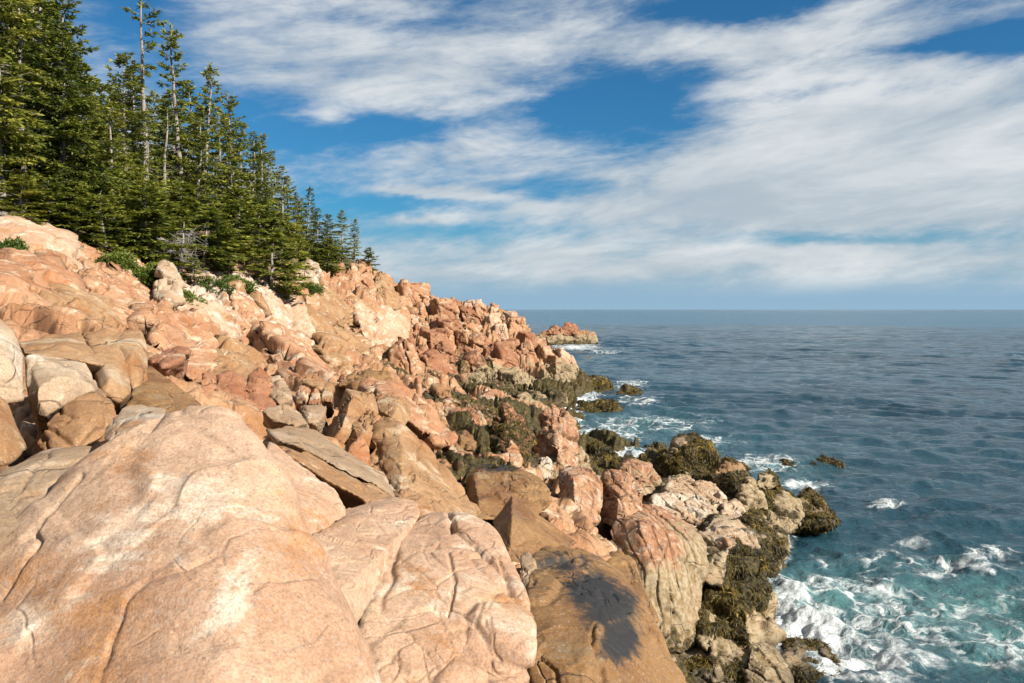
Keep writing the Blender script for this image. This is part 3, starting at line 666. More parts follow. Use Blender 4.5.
for lab, mt, wd, s, fr in [
 ('largest weed covered boulder on the point, flat topped', 'grey', cap, [(662,480,31),(666,456,32.4),(674,444,33.2),(688,440,33.6),(712,443,33.4),(716,462,32.6),(714,482,31),(690,490,30)], [(690,462,31)]),
 ('weed covered boulder left of the flat topped one', 'grey', big, [(636,480,32.4),(640,458,33.6),(652,450,34.4),(664,454,34.2),(670,476,32.8),(654,486,31.8)], []),
 ('low weedy rock at the left of the point', 'grey', big, [(612,482,33),(616,464,34.4),(628,456,35),(644,462,34.4),(644,480,33),(626,486,32.4)], []),
 ('knobby weed covered boulder with a bare tan top', 'buff', cap, [(714,500,27.4),(718,470,28.8),(728,460,29.4),(742,463,29.4),(752,478,28.8),(755,500,27.4),(738,512,26.6)], [(734,485,27.4)]),
 ('round weedy rock behind the knobby boulder', 'grey', cap, [(756,486,31.4),(758,474,32.2),(767,470,32.6),(775,476,32.4),(776,487,31.6),(766,492,31)], []),
 ('narrow bare tan rock leaning on the knobby boulder', 'buff', (.4, .1), [(740,510,25.6),(742,486,26.8),(749,481,27.2),(757,493,26.8),(763,510,25.8),(752,518,25.2)], []),
 ('weedy rock at the water edge with pale streaks', 'grey', low, [(768,526,27.6),(772,502,29),(784,494,29.6),(797,497,29.6),(803,514,28.6),(800,526,27.6),(784,532,27)], []),
 ('outermost weedy rock of the point', 'grey', cap, [(796,512,29.6),(800,497,30.4),(809,491,30.8),(819,499,30.6),(824,512,29.6),(808,518,29)], []),
 ('flat dark reef running out past the outermost rock', 'grey', big, [(790,524,28.6),(804,510,29.6),(824,512,29.8),(836,519,29),(820,526,28),(800,530,28)], []),
 ('dark weedy rock between the knobby boulder and the water', 'grey', big, [(752,512,27.4),(756,496,28.6),(770,494,29.2),(780,506,28.6),(778,522,27.4),(762,526,26.8)], []),
 ('tall weed hung rock over the dark water', 'buff', cap, [(736,560,22.4),(739,526,23.8),(750,510,24.8),(772,510,25),(783,530,24.2),(787,556,22.8),(774,576,22),(750,580,21.6)], [(762,540,23)]),
 ('shaggy dark mound of weed over a tan rock by the foam', 'buff', lambda V, n, w: .98 + .35 * fbm(V * f32(1.2), 2, .5, 33) - 1.0 * sstep(.15, .75, n[:, 0]) * sstep(1.5, .7, V[:, 2]), [(696,612,18.6),(700,586,19.6),(712,572,20.2),(736,570,20.6),(760,580,20.4),(776,600,19.8),(780,624,19),(770,648,18.2),(736,656,17.6),(706,648,17.6)], [(738,600,18.8),(750,640,17.6)]),
 ('little weed topped knob left of the shaggy mound', 'grey', low, [(698,640,17.6),(700,616,18.4),(708,607,18.7),(715,618,18.4),(714,644,17.4),(706,650,17.2)], []),
 ('leftmost of the low rocks at the bottom', 'grey', low, [(672,660,17.2),(680,646,17.8),(698,641,18.1),(714,648,17.8),(714,668,17),(692,674,16.6)], []),
 ('flat topped block in the middle of the low bottom rocks', 'buff', low, [(708,668,16.8),(712,643,17.5),(732,640,17.8),(752,647,17.6),(756,672,16.8),(738,694,16.2),(714,688,16.2)], []),
 ('tan sided block beside the flat topped one at the bottom', 'buff', low, [(746,680,16.3),(749,650,17.1),(768,649,17.3),(784,660,17.1),(794,682,16.5),(788,710,16),(756,710,15.8)], [(768,672,16.3)]),
 ('wet rounded rock with foam running off, lowest right', 'pink', lambda V, n, w: .12 + .75 * sstep(.35, .05, V[:, 2]), [(776,672,17),(782,654,17.5),(796,649,17.8),(824,656,17.7),(838,674,17.2),(840,700,16.6),(806,712,16.2),(784,700,16.4)], []),
 ('weed carpeted base rock along the bottom edge', 'grey', big, [(672,690,16.2),(682,668,16.8),(714,668,16.9),(746,678,16.6),(750,720,15.6),(700,730,15.4)], []),
 ('dark weed bank under the striped stump', 'grey', big, [(570,476,35),(578,456,36.4),(596,448,37.4),(614,456,37),(626,470,36),(606,482,34.6)], []),
 ('weedy hump in the surf beyond the stump', 'grey', big, [(576,412,63),(588,402,65),(604,400,66),(618,405,65.5),(625,412,63.5),(600,417,62)], []),
 ('small weedy rock in the surf off the headland', 'grey', big, [(617,394,74),(623,388,75.5),(630,387,76),(637,390,75.5),(641,394,74),(629,396,73)], []),
 ('dark weed tongue at the tip of the headland', 'grey', big, [(574,390,78),(582,379,81),(594,378,82),(606,383,81),(611,390,79),(592,395,77)], []),
 ('lone rock awash in open water with a tan right end', 'buff', lambda V, n, w: .95 - 1.0 * sstep(.1, .7, n[:, 0]) + .2 * fbm(V, 2), [(813,468,41),(818,461,41.6),(826,458.5,42),(835,459,42),(843,464,41.6),(846,470,41),(830,472,40.6)], []),
 ('tiny dark rock breaking the surf near the lone rock', 'grey', big, [(782,465,41.4),(786,460,42),(792,460,42),(797,465,41.4),(790,467,41)], []),
 ]:
    rock(lab, s, mt, 1.4 if s[0][2] < 50 else 4, fr, level=6 if s[0][2] < 30 else 5, p=26, chips=4, rough=1.25, weed=wd, drop=.2)
# ======== islet beyond the headland
for lab, mt, s in [
 ('left tan hump of the islet beyond the headland', 'buff', [(528,346,178),(534,336,182),(546,331,186),(558,331,186),(566,346,178),(548,350,175)]),
 ('middle tan block of the islet beyond the headland', 'buff', [(556,346,180),(558,332,185),(568,330,187),(577,333,186),(578,346,180),(566,348,178)]),
 ('right tan block of the islet beyond the headland', 'buff', [(575,346,180),(576,331,186),(586,330,187),(596,337,185),(597,345,181),(586,348,179)]),
 ('red capped rock crowning the islet', 'red', [(559,334,184),(562,325,187),(569,322,188),(576,324,188),(578,334,184),(568,336,183)]),
 ('small red rock left of the islet crown', 'red', [(548,334,183),(550,327,186),(556,326,187),(561,330,186),(561,335,183)]),
 ('low weedy reef joining the islet to the headland', 'grey', [(506,344,165),(514,335,172),(526,333,176),(538,338,174),(540,346,168),(522,349,164)])]:
    rock(lab, s, mt, 6, level=5, p=20, chips=4, rough=1.1, drop=.1, ownz=0 if mt == 'red' else 1, name='rock', group='rocks of the islet', joints=((1, .2, 0), 2.4, .5))
print('rocks', time.time() - T0)
# ======== headland: upright blocks one can tell apart, then the broken rest
for lab, mt, s in [
 ('tall bright pillar on the right shoulder of the headland top', 'buff', [(373,302,80),(374,276,83),(380,266,84),(389,276,84),(397,292,83),(402,308,81),(388,312,79)]),
 ('broad leaning slab under the topmost headland trees', 'pink', [(342,296,78),(344,272,81),(352,263,82),(360,272,82),(359,296,79),(352,304,77)]),
 ('narrow dark sided slab left of the leaning slab', 'red', [(334,288,78),(337,266,81),(343,263,82),(347,280,81),(345,296,78)]),
 ('slanting red slab below the topmost headland trees', 'red', [(328,296,76),(330,282,78),(342,284,79),(354,296,78),(352,306,75),(336,306,74)]),
 ('pink block between the leaning slab and the bright pillar', 'pink', [(359,298,79),(360,274,82),(368,268,83),(374,282,82),(374,302,79)]),
 ('square block at the very top of the headland', 'pink', [(354,270,84),(356,260,86),(364,257,87),(371,263,86),(372,276,83)]),
 ('low block under the leaning slab', 'pink', [(352,312,75),(354,298,78),(366,296,79),(378,304,78),(376,318,74),(362,320,73)]),
 ('pale rounded rock beside the small dark spruce', 'white', [(295,284,68),(298,266,72),(308,259,74),(320,263,73),(322,280,70),(310,290,67)]),
 ('grey upright rock under the wood near the yellow shrub', 'white', [(156,300,32.5),(158,272,34),(164,259,35),(172,261,35),(180,278,34.4),(184,302,32.5),(168,308,31.8)]),
 ]:
    rock(lab, s, mt, 2.2 if s[0][2] > 40 else 1.2, level=5, p=34, chips=3, rough=.9, drop=.1, ownz=0)
def block(p, w, d, h, rz, lean, mat, label, group, seed, level=4, name='rock'):
    g = np.random.default_rng(seed)
    c = np.array([(sx, sy, sz) for sx in (-1, 1) for sy in (-1, 1) for sz in (-1, 1)], float)
    c += g.uniform(-.28, .28, c.shape); c[c[:, 2] > 0, :2] *= g.uniform(.6, .95)
    c *= np.array([w, d, h]) / 2
    c[:, 0] += lean[0] * c[:, 2]; c[:, 1] += lean[1] * c[:, 2]
    cs, sn = math.cos(rz), math.sin(rz)
    c = np.stack([c[:, 0] * cs - c[:, 1] * sn, c[:, 0] * sn + c[:, 1] * cs, c[:, 2]], -1) + p
    V, Fc, wd, td, st, vn = rock_mesh(list(c), level=level, p=90, chips=4, rough=.75, seed=seed)
    base = V.mean(0); base[2] = V[:, 2].min()
    o = mesh_obj(name, V - base, Fc, M[mat], None, True, {'weed': wd, 'tide': td, 'stain': st, 'pale': np.zeros(len(V))}); o.location = base.tolist()
    tag(o, label, 'rock', group)
    if wd.max() > .6 and level > 3: WEED_SPOTS.append((o, V, Fc, wd))
def scatter(n, poly, size, mats, label, group, seed, up=1.3, level=5, y0=30, y1=110):
    g = np.random.default_rng(seed); poly = np.array(poly, float); k = 0; tries = 0; done = []
    while k < n and tries < n * 40:
        tries += 1
        u = g.uniform(poly[:, 0].min(), poly[:, 0].max()); v = g.uniform(poly[:, 1].min(), poly[:, 1].max())
        ins = False; j = len(poly) - 1
        for i in range(len(poly)):
            if (poly[i, 1] > v) != (poly[j, 1] > v) and u < (poly[j, 0] - poly[i, 0]) * (v - poly[i, 1]) / (poly[j, 1] - poly[i, 1]) + poly[i, 0]: ins = not ins
            j = i
        if not ins: continue
        p = hit(u, v, y0, y1)
        if p is None: continue
        s = size * g.lognormal(0, .32) * min(1.15, p[1] / (.5 * (y0 + y1)) * (1.0 if y1 < 100 else .95))
        if any(np.hypot(*(p - q)[:2]) < .55 * (s + t_) for q, t_ in done): continue
        done.append((p, s))
        w, d, h = s * g.uniform(.7, 1.2), s * g.uniform(.7, 1.3), s * up * g.uniform(.75, 1.35)
        p = p + np.array([0, .15 * d, -.1 * h])
        block(p, w, d, h, g.normal(.25, .35), (g.normal(-.12, .16), g.normal(.18, .12)), mats[g.integers(len(mats))], label, group, seed * 1000 + k, level)
        k += 1
scatter(84, [(405,296),(440,303),(500,312),(530,335),(572,368),(555,375),(510,352),(440,345),(408,330)], 1.75, ['pink', 'pink', 'red', 'rose'],
        'pink granite block on the broken right face of the headland', 'blocks on the right face of the headland', 3)
scatter(30, [(405,335),(440,345),(505,352),(520,368),(470,372),(405,375)], 2.2, ['pink', 'red', 'red'],
        'upright pink block along the dark clefts at the foot of the headland', 'blocks at the foot of the headland', 4, 1.6)
scatter(26, [(300,290),(345,305),(400,310),(402,370),(350,365),(300,320)], 1.3, ['pink', 'buff', 'pink'],
        'pink buff block bedded in the slope below the headland trees', 'blocks below the headland trees', 5, 1.1)
scatter(14, [(398,374),(450,392),(470,420),(430,424),(402,400)], 1.0, ['pink', 'buff', 'red'],
        'pink stone in the jumble between the slope and the gully', 'stones between the slope and the gully', 6, 1.0, 4, 18, 60)
scatter(20, [(520,372),(570,372),(588,384),(560,400),(520,420),(480,400),(470,380)], 1.5, ['striped', 'grey', 'pink'],
        'weedy stone on the low shore below the headland', 'weedy stones below the headland', 7, .9, 4, 35, 84)
scatter(16, [(430,470),(470,455),(500,478),(560,478),(600,470),(590,492),(500,520)], .55, ['pink', 'buff', 'white'],
        'small stone lying in the weedy gully', 'small stones in the weedy gully', 8, .8, 4, 13, 40)
scatter(14, [(185,275),(300,300),(290,310),(230,298),(190,292)], .8, ['white', 'buff'],
        'pale stone along the crest under the wood', 'stones along the crest under the wood', 9, .9, 4, 30, 70)
def ledge(label, poly, mat='pink', out=.3, deep=1.6, pale=0.0, name='rock_ledge', **kw):
    """a slab of the cliff: its outline lies on the ground there, its face stands proud of it"""
    A = []; Nz = []
    for u, v in poly:
        p = hit(u, v, 8, 115)
        if p is None: continue
        e_ = .4; n_ = np.array([-(H1(p[0] + e_, p[1]) - H1(p[0] - e_, p[1])) / (2 * e_), -(H1(p[0], p[1] + e_) - H1(p[0], p[1] - e_)) / (2 * e_), 1.0])
        A.append(p); Nz.append(n_ / np.linalg.norm(n_))
    A = np.array(A); n_ = np.mean(Nz, 0); n_ /= np.linalg.norm(n_); c = A.mean(0)
    sc__ = max(1.0, c[1] / 30)
    g = np.random.default_rng(len(label) + 100 + int(poly[0][0]))
    A = c + (A - c) * 1.16; fr_ = A + n_ * (out * .35 * sc__ * g.uniform(.2, 1.6, (len(A), 1))); mid_ = c + (A - c) * .7 + n_ * (out * .5 * sc__ * g.uniform(.6, 1.2, (len(A), 1)))
    pts = list(fr_) + list(mid_) + list(c + (A - c) * .9 - n_ * deep * sc__)
    kw.setdefault('rough', .85); kw.setdefault('p', 110); kw.setdefault('level', 6)
    V, Fc, wd, td, st, vn = rock_mesh(pts, chips=2, **kw)
    base = V.mean(0); base[2] = V[:, 2].min()
    o = mesh_obj(name, V - base, Fc, M[mat], None, True, {'weed': wd * 0, 'tide': td * 0, 'stain': st, 'pale': np.full(len(V), pale)}); o.location = base.tolist()
    tag(o, label, 'rock ledge')
for a in [
 ('pale uppermost ledge at the left edge, below the wood', [(-40,236),(22,227),(60,241),(84,258),(72,274),(38,267),(-40,270)], 'rose', .3, 1.6, .15),
 ('bulging orange ledge at the left edge', [(-40,270),(38,268),(56,276),(62,298),(40,307),(12,309),(-40,304)], 'pink', .5),
 ('pink ledge sloping down right from the cliff top', [(40,234),(62,243),(122,253),(130,268),(110,284),(86,291),(60,272)], 'pink', .3),
 ('creased ledge above the flat greyish ledge block', [(60,276),(90,295),(111,305),(107,328),(80,327),(48,320),(30,308),(62,300)], 'buff', .08),
 ('broad pink ledge in the middle of the left cliff', [(90,290),(112,270),(131,269),(165,291),(170,311),(135,311),(110,303)], 'pink', .35),
 ('whitish ridge running down from the grey upright rock', [(122,253),(136,254),(168,277),(183,293),(178,306),(163,290),(135,270)], 'rose', .3, 1.6, .45),
 ('smooth pink ledge above the brown lipped rock', [(137,313),(170,312),(206,335),(201,358),(178,348),(150,350),(146,333)], 'pink', .4),
 ('small pink ledge behind the upright tan block', [(112,307),(135,313),(147,332),(139,331),(118,329),(108,325)], 'pink', .2),
 ('pink slab under the pale stones of the crest', [(172,306),(183,293),(212,300),(224,330),(215,349),(202,334)], 'rose', .3),
 ('white streaked column below the small dense spruce', [(213,299),(225,284),(241,300),(237,334),(223,341),(214,320)], 'rose', .25, 1.6, .5),
 ('pink wedge between two white streaks', [(227,285),(250,289),(262,310),(259,344),(241,345),(237,310)], 'pink', .3),
 ('white faced ridge dropping toward the slope', [(250,289),(275,291),(297,310),(312,335),(301,351),(270,330),(261,310)], 'rose', .35, 1.6, .52),
 ('pink toe at the foot of the white faced ridge', [(256,331),(270,331),(301,352),(338,378),(328,386),(290,378),(258,362)], 'pink', .35),
 ('yellowish flat ledge left of the pink toe', [(201,360),(216,350),(255,346),(259,364),(250,372),(230,373),(213,374)], 'buff', .25),
 ('buff ledge behind the white faced ridge', [(299,300),(330,298),(352,312),(345,330),(318,335),(302,320)], 'buff', .3),
 ('buff ledge lower on the slope below the headland', [(318,336),(345,331),(361,346),(357,372),(335,370)], 'buff', .35),
 ('large pale upright face in the middle of the headland', [(353,313),(380,318),(402,319),(405,345),(404,361),(385,364),(363,345)], 'rose', .45, 1.6, .12),
 ('flat sunlit ledge under the headland blocks', [(328,304),(350,300),(380,316),(354,315),(338,312)], 'buff', .3),
 ('pink shoulder right of the flat sunlit ledge', [(380,300),(405,301),(412,318),(402,330),(384,318)], 'pink', .35),
 ('pink foot of the large pale face', [(363,346),(385,366),(384,378),(359,374)], 'pink', .3)]:
    ledge(*a)
print('blocks', time.time() - T0)

# ---------------------------------------------------------------- rockweed fronds
m, t, b = new_mat('rockweed_fronds')
tone = t.attr('tone')
c = t.mix(t.ramp(tone, 0, .6), (.016, .012, .004), (.075, .052, .010)); c = t.mix(t.ramp(tone, .5, 1), c, (.24, .16, .026))
t.set(b.inputs['Base Color'], c); b.inputs['Roughness'].default_value = .55; b.inputs['Specular IOR Level'].default_value = .25
M['weed'] = m
def fronds(P, Nn, scale, seed):
    g = np.random.default_rng(seed); n = len(P)
    down = np.array([0, 0, -1.0]) - Nn * (-Nn[:, 2:3])
    d = down * 1.0 + Nn * g.uniform(.0, .35, (n, 1)) + g.normal(0, .24, (n, 3))
    d /= np.linalg.norm(d, axis=1, keepdims=True)
    side = np.cross(d, Nn + g.normal(0, .5, (n, 3))); side /= np.linalg.norm(side, axis=1, keepdims=True) + 1e-9
    L = (g.uniform(.06, .16, (n, 1)) * scale); w = g.uniform(.005, .011, (n, 1)) * scale
    p0 = P + Nn * .01; p1 = p0 + d * L * .5 + Nn * .012; p2 = p1 + (d * .6 + down * .4) * L * .5 - Nn * .01
    V = np.stack([p0 - side * w * .6, p0 + side * w * .6, p1 - side * w, p1 + side * w, p2 - side * w * .4, p2 + side * w * .4], 1).reshape(-1, 3)
    i = np.arange(n)[:, None] * 6
    Fc = np.concatenate([i + np.array([0, 1, 3, 2]), i + np.array([2, 3, 5, 4])])
    return V, Fc, np.repeat(np.clip(.42 + .38 * fbm((P * 1.6).astype(f32), 3, .6, 14) + g.normal(0, .16, n), 0, 1), 6)
def face_samples(V, Fc, wd, dens, lo, seed, nmax=9000):
    g = np.random.default_rng(seed)
    a, b_, c_ = V[Fc[:, 0]].astype(float), V[Fc[:, 1]].astype(float), V[Fc[:, 2]].astype(float)
    cr = np.cross(b_ - a, c_ - a); ar = np.linalg.norm(cr, axis=1) / 2 + 1e-12; fn = cr / ar[:, None] / 2
    wf = wd[Fc].mean(1) + .35 * fbm(((a + b_ + c_) / 3).astype(f32) * f32(2.6), 3, .6, 8)
    pr = ar * sstep(lo, lo + .25, wf); n = int(min(nmax, pr.sum() * dens))
    if n < 150: return None
    k = g.choice(len(ar), n, p=pr / pr.sum()); r1 = np.sqrt(g.random(n))[:, None]; r2 = g.random(n)[:, None]
    return a[k] * (1 - r1) + b_[k] * r1 * (1 - r2) + c_[k] * r1 * r2, fn[k]
tot = 0
for i, (o, V, Fc, wd) in enumerate(WEED_SPOTS):
    Y = float(V[:, 1].mean())
    if Y > 95: continue
    sc_ = max(1.0, Y / 24)
    s = face_samples(V, Fc, wd, 1700 / sc_ ** 2, .55, i, 20000)
    if s is None: continue
    Vf, Ff, tn = fronds(s[0], s[1], sc_, i); tot += len(Ff) // 2
    mesh_obj('rockweed', Vf - np.array(o.location), Ff, M['weed'], o, True, {'tone': tn})
wq = np.where(forest > .5, 0, weed)
tri = np.concatenate([quads[:, [0, 1, 2]], quads[:, [0, 2, 3]]])
cy = PT[tri[:, 0], 1]; cz = PT[tri[:, 0], 2]; pxs = px_[tri[:, 0]]
tri = tri[(wq[tri].mean(1) > .35) & (cy > 11) & (cy < 90) & (cz > -.15) & (pxs > 380) & (pxs < 900) & ~((cy < 25) & (pxs > 640))]
Vs = []; Fs = []; ts = []; k0 = 0
for lo, hi in ((11, 22), (22, 34), (34, 50), (50, 90)):
    q = tri[(PT[tri[:, 0], 1] >= lo) & (PT[tri[:, 0], 1] < hi)]
    if not len(q): continue
    sc_ = max(1.0, (lo + hi) / 2 / 24)
    s = face_samples(PT, q, wq, 900 / sc_ ** 2, .6, lo, 40000)
    if s is None: continue
    Vf, Ff, tn = fronds(s[0], s[1], sc_, lo)
    Vs.append(Vf); Fs.append(Ff + k0); ts.append(tn); k0 += len(Vf)
o = mesh_obj('rockweed', np.concatenate(Vs), np.concatenate(Fs), M['weed'], None, True, {'tone': np.concatenate(ts)})
tag(o, 'olive brown rockweed carpeting the low gullies of the shore', 'seaweed', None, 'stuff')
print('fronds', tot, k0 // 6, time.time() - T0)

# ---------------------------------------------------------------- trees
def bark(name, a, bcol):
    m, t, b = new_mat(name); p = t.add('ShaderNodeNewGeometry').outputs['Position']
    n = t.noise(t.vmath('MULTIPLY', p, (9, 9, 2.2)), 1.0, 6, .7)
    t.set(b.inputs['Base Color'], t.mix(t.ramp(n, .3, .7), a, bcol)); b.inputs['Roughness'].default_value = .9
    t.set(b.inputs['Normal'], t.add('ShaderNodeBump', None, Strength=.6, Distance=.05, Height=n)); return m
M['bark'] = bark('spruce_bark', (.09, .07, .055), (.30, .265, .23))
M['dead'] = bark('weathered_wood', (.15, .135, .12), (.33, .31, .285))
def foliage(name, dark, mid, tip):
    m, t, b = new_mat(name)
    p = t.add('ShaderNodeNewGeometry').outputs['Position']; tone = t.attr('tone')
    rnd = t.n.new('ShaderNodeObjectInfo').outputs['Random']
    n = t.noise(p, .75, 4, .6)
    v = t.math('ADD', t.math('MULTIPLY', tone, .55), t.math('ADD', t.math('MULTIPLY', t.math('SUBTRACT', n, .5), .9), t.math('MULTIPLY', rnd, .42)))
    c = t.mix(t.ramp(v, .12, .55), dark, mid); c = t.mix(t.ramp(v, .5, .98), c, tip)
    t.set(b.inputs['Base Color'], c); b.inputs['Roughness'].default_value = .6; b.inputs['Specular IOR Level'].default_value = .25
    tr = t.n.new('ShaderNodeBsdfTranslucent'); t.set(tr.inputs[0], t.mix(.5, c, (.12, .16, .02)))
    mx = t.n.new('ShaderNodeMixShader'); mx.inputs[0].default_value = .32
    t.l.new(b.outputs[0], mx.inputs[1]); t.l.new(tr.outputs[0], mx.inputs[2])
    t.l.new(mx.outputs[0], t.n['Material Output'].inputs[0]); return m
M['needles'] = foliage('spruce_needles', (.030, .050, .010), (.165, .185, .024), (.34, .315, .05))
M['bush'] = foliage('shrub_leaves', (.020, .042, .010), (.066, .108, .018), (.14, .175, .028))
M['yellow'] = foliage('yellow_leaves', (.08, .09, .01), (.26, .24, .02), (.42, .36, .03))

class Tubes:
    def __init__(s): s.V = []; s.F = []; s.k = 0
    def tube(s, pts, rad, sides):
        pts = np.array(pts, float); n = len(pts); d = np.gradient(pts, axis=0); d /= np.linalg.norm(d, axis=1, keepdims=True) + 1e-9
        ref = np.array([.3, .1, .95]) if abs(d[0, 2]) < .8 else np.array([1, 0, 0.])
        u = np.cross(d, ref); u /= np.linalg.norm(u, axis=1, keepdims=True); v = np.cross(d, u)
        a = np.arange(sides) / sides * 2 * math.pi
        ring = pts[:, None] + (u[:, None] * np.cos(a)[None, :, None] + v[:, None] * np.sin(a)[None, :, None]) * np.array(rad)[:, None, None]
        s.V.append(ring.reshape(-1, 3)); b_ = s.k
        for i in range(n - 1):
            for j in range(sides):
                s.F.append((b_ + i * sides + j, b_ + i * sides + (j + 1) % sides, b_ + (i + 1) * sides + (j + 1) % sides, b_ + (i + 1) * sides + j))
        s.k += n * sides
    def get(s): return np.concatenate(s.V), np.array(s.F)
class Leaves:
    def __init__(s): s.c = []; s.d = []; s.l = []; s.w = []; s.t = []
    def add(s, c, d, l, w, t): s.c.append(c); s.d.append(d); s.l.append(l); s.w.append(w); s.t.append(t)
    def get(s, g):
        c = np.concatenate(s.c); d = np.concatenate(s.d); l = np.concatenate(s.l)[:, None]; w = np.concatenate(s.w)[:, None]; tt = np.concatenate(s.t)
        n = len(c); d = d / (np.linalg.norm(d, axis=1, keepdims=True) + 1e-9)
        rv = g.normal(size=(n, 3)) * .7 + np.array([0, 0, 1.0]); sd = np.cross(d, rv); sd /= np.linalg.norm(sd, axis=1, keepdims=True) + 1e-9
        V = np.stack([c, c + d * l * .45 + sd * w, c + d * l, c + d * l * .45 - sd * w], 1).reshape(-1, 3)
        return V, np.arange(n * 4).reshape(n, 4), np.repeat(tt, 4)

def spruce(seed, h=10.0, Rm=1.7, z0=.12, dens=1.0, ragged=.25, dead=14, conic=.85, top=.0, droop=.28):
    g = np.random.default_rng(seed)
    T = Tubes(); B = Tubes(); L = Leaves()
    nz = 14; zz = np.linspace(-.6, h, nz); wob = np.cumsum(g.normal(0, .035, (nz, 2)), 0)
    tp = np.concatenate([wob, zz[:, None]], 1); tr = .013 * h * (1 - np.clip(zz, 0, h) / h) ** .85 + .012
    T.tube(tp, tr, 8)
    def tx(z): return np.array([np.interp(z, zz, tp[:, 0]), np.interp(z, zz, tp[:, 1]), z])
    z = h * z0
    while z < h * (1 - top) - .12:
        t_ = (z - h * z0) / (h * (1 - z0)); prof = (1 - t_) ** conic * min(1, .55 + t_ * 2.2)
        lump = .75 + .5 * g.random()
        for k in range(int(g.integers(4, 7) * (1 if t_ < .85 else .8))):
            if g.random() < ragged: continue
            Lb = Rm * prof * lump * g.uniform(.55, 1.2) + .12
            az = g.uniform(0, 2 * math.pi); ca, sa = math.cos(az), math.sin(az)
            zb_ = z + g.uniform(-.12, .12); o0 = tx(zb_)
            up = .5 * t_ - .05 + g.normal(0, .08); dr = droop * (1.15 - t_)
            S = np.linspace(0, 1, 6)
            br = o0 + np.stack([ca * Lb * S, sa * Lb * S, Lb * (up * S - dr * S ** 1.6 + .13 * S ** 3)], -1)
            B.tube(br, .006 + .016 * Lb * (1 - S * .9) * .8, 3)
            m_ = max(3, int(Lb / .062 * dens)); s = np.sort(g.uniform(.16, 1.0, m_))
            pos_ = np.stack([np.interp(s, S, br[:, i]) for i in range(3)], -1)
            tan_ = np.array([ca, sa, up - dr * .9]); per = np.array([-sa, ca, 0])
            for sgn in (-1, 1):
                ang = g.uniform(.45, 1.15, m_)[:, None]
                dd = np.cos(ang) * tan_ + sgn * np.sin(ang) * per + np.stack([np.zeros(m_), np.zeros(m_), g.normal(-.12, .22, m_)], -1)
                ls = (.18 + .34 * Lb * (1 - s) ** .8) * g.uniform(.6, 1.2, m_)
                nn = np.maximum(1, (ls / .2)).astype(int).clip(1, 4)
                for q in range(4):
                    mk = nn > q
                    if not mk.any(): continue
                    for rep in range(2):
                        st = pos_[mk] + dd[mk] * (ls[mk] * (q + .1) / nn[mk])[:, None] + g.normal(0, .02, (mk.sum(), 3))
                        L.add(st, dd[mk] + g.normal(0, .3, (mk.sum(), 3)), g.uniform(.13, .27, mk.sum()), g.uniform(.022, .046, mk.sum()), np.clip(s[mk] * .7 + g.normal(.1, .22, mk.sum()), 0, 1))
            L.add(pos_[-2:], np.array([tan_, tan_ + per * .3]), np.array([.3, .25]), np.array([.04, .04]), np.array([.9, .9]))
        z += g.uniform(.17, .32) * (1.1 if t_ < .8 else .75)
    zt = np.linspace(h * .93, h, 10); pt = np.stack([tx(q) for q in zt])
    for rep in range(3):
        L.add(pt, g.normal(0, .5, (10, 3)) + [0, 0, .7], np.full(10, .2), np.full(10, .03), np.full(10, .6))
    for k in range(dead):
        zb_ = g.uniform(.06, .55) * h if top == 0 else g.uniform(.2, .98) * h
        az = g.uniform(0, 6.28); Lb = g.uniform(.3, 1.1) * Rm * .75; S = np.linspace(0, 1, 5); kink = g.normal(0, .12, (5, 3)) * S[:, None] * Lb
        B.tube(tx(zb_) + np.stack([math.cos(az) * Lb * S, math.sin(az) * Lb * S, Lb * (-.1 * S - .25 * S ** 2 + .2 * S ** 3)], -1) + kink, .016 * (1 - S * .8) + .004, 3)
    return T.get(), B.get(), L.get(g)
VARS = {}
for nm, kw in {'full': dict(seed=1, Rm=1.9, z0=.08, ragged=.18), 'full2': dict(seed=2, Rm=1.75, z0=.10, ragged=.22, conic=.75), 'broad': dict(seed=3, Rm=2.4, z0=.06, ragged=.2, conic=.7, dead=8),
               'slim': dict(seed=4, Rm=1.15, z0=.14, ragged=.28, conic=.7, dead=18), 'slim2': dict(seed=5, Rm=1.0, z0=.22, ragged=.32, conic=.6, dead=22),
               'open': dict(seed=6, Rm=1.6, z0=.22, ragged=.36, conic=.55, dead=30), 'open2': dict(seed=7, Rm=1.3, z0=.30, ragged=.36, conic=.55, dead=34),
               'snag': dict(seed=8, Rm=.85, z0=.55, ragged=.82, conic=.25, dead=62), 'spire': dict(seed=9, Rm=.95, z0=.10, ragged=.38, conic=.55, dead=14, droop=.4),
               'young': dict(seed=10, h=4.0, Rm=1.35, z0=.03, ragged=.08, dens=1.4, dead=2, conic=.8)}.items():
    VARS[nm] = (spruce(**kw), kw.get('h', 10.0))
print('tree variants', time.time() - T0, {k: len(v[0][2][1]) for k, v in VARS.items()})
_proto = {}
trs = np.random.default_rng(5)
def tree(px, Y, top, var, label, group=None, wide=1.0, name='spruce_tree', sink=.2, lean=0.0):
    (T, B, L), h0 = VARS[var]
    X = (px - 512) / F * Y; zb_ = H1(X, Y) - sink
    ztop = W(px, top, Y)[2]; s = (ztop - zb_) / h0
    e = empty(name, (X, Y, zb_)); sw = max(s, .35) ** .7 * wide * 1.25
    e.scale = (sw, sw, s); e.rotation_euler = (trs.normal(0, .015), trs.normal(0, .015) + lean, trs.uniform(0, 6.28))
    if var not in _proto:
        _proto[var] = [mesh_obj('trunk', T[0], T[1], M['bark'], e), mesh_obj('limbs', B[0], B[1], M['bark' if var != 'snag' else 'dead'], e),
                       mesh_obj('crown', L[0], L[1], M['needles'], e, True, {'tone': L[2]})]
    else:
        for p in _proto[var]:
            c = p.copy(); COL.objects.link(c); c.parent = e
    tag(e, label, 'tree', group); return e
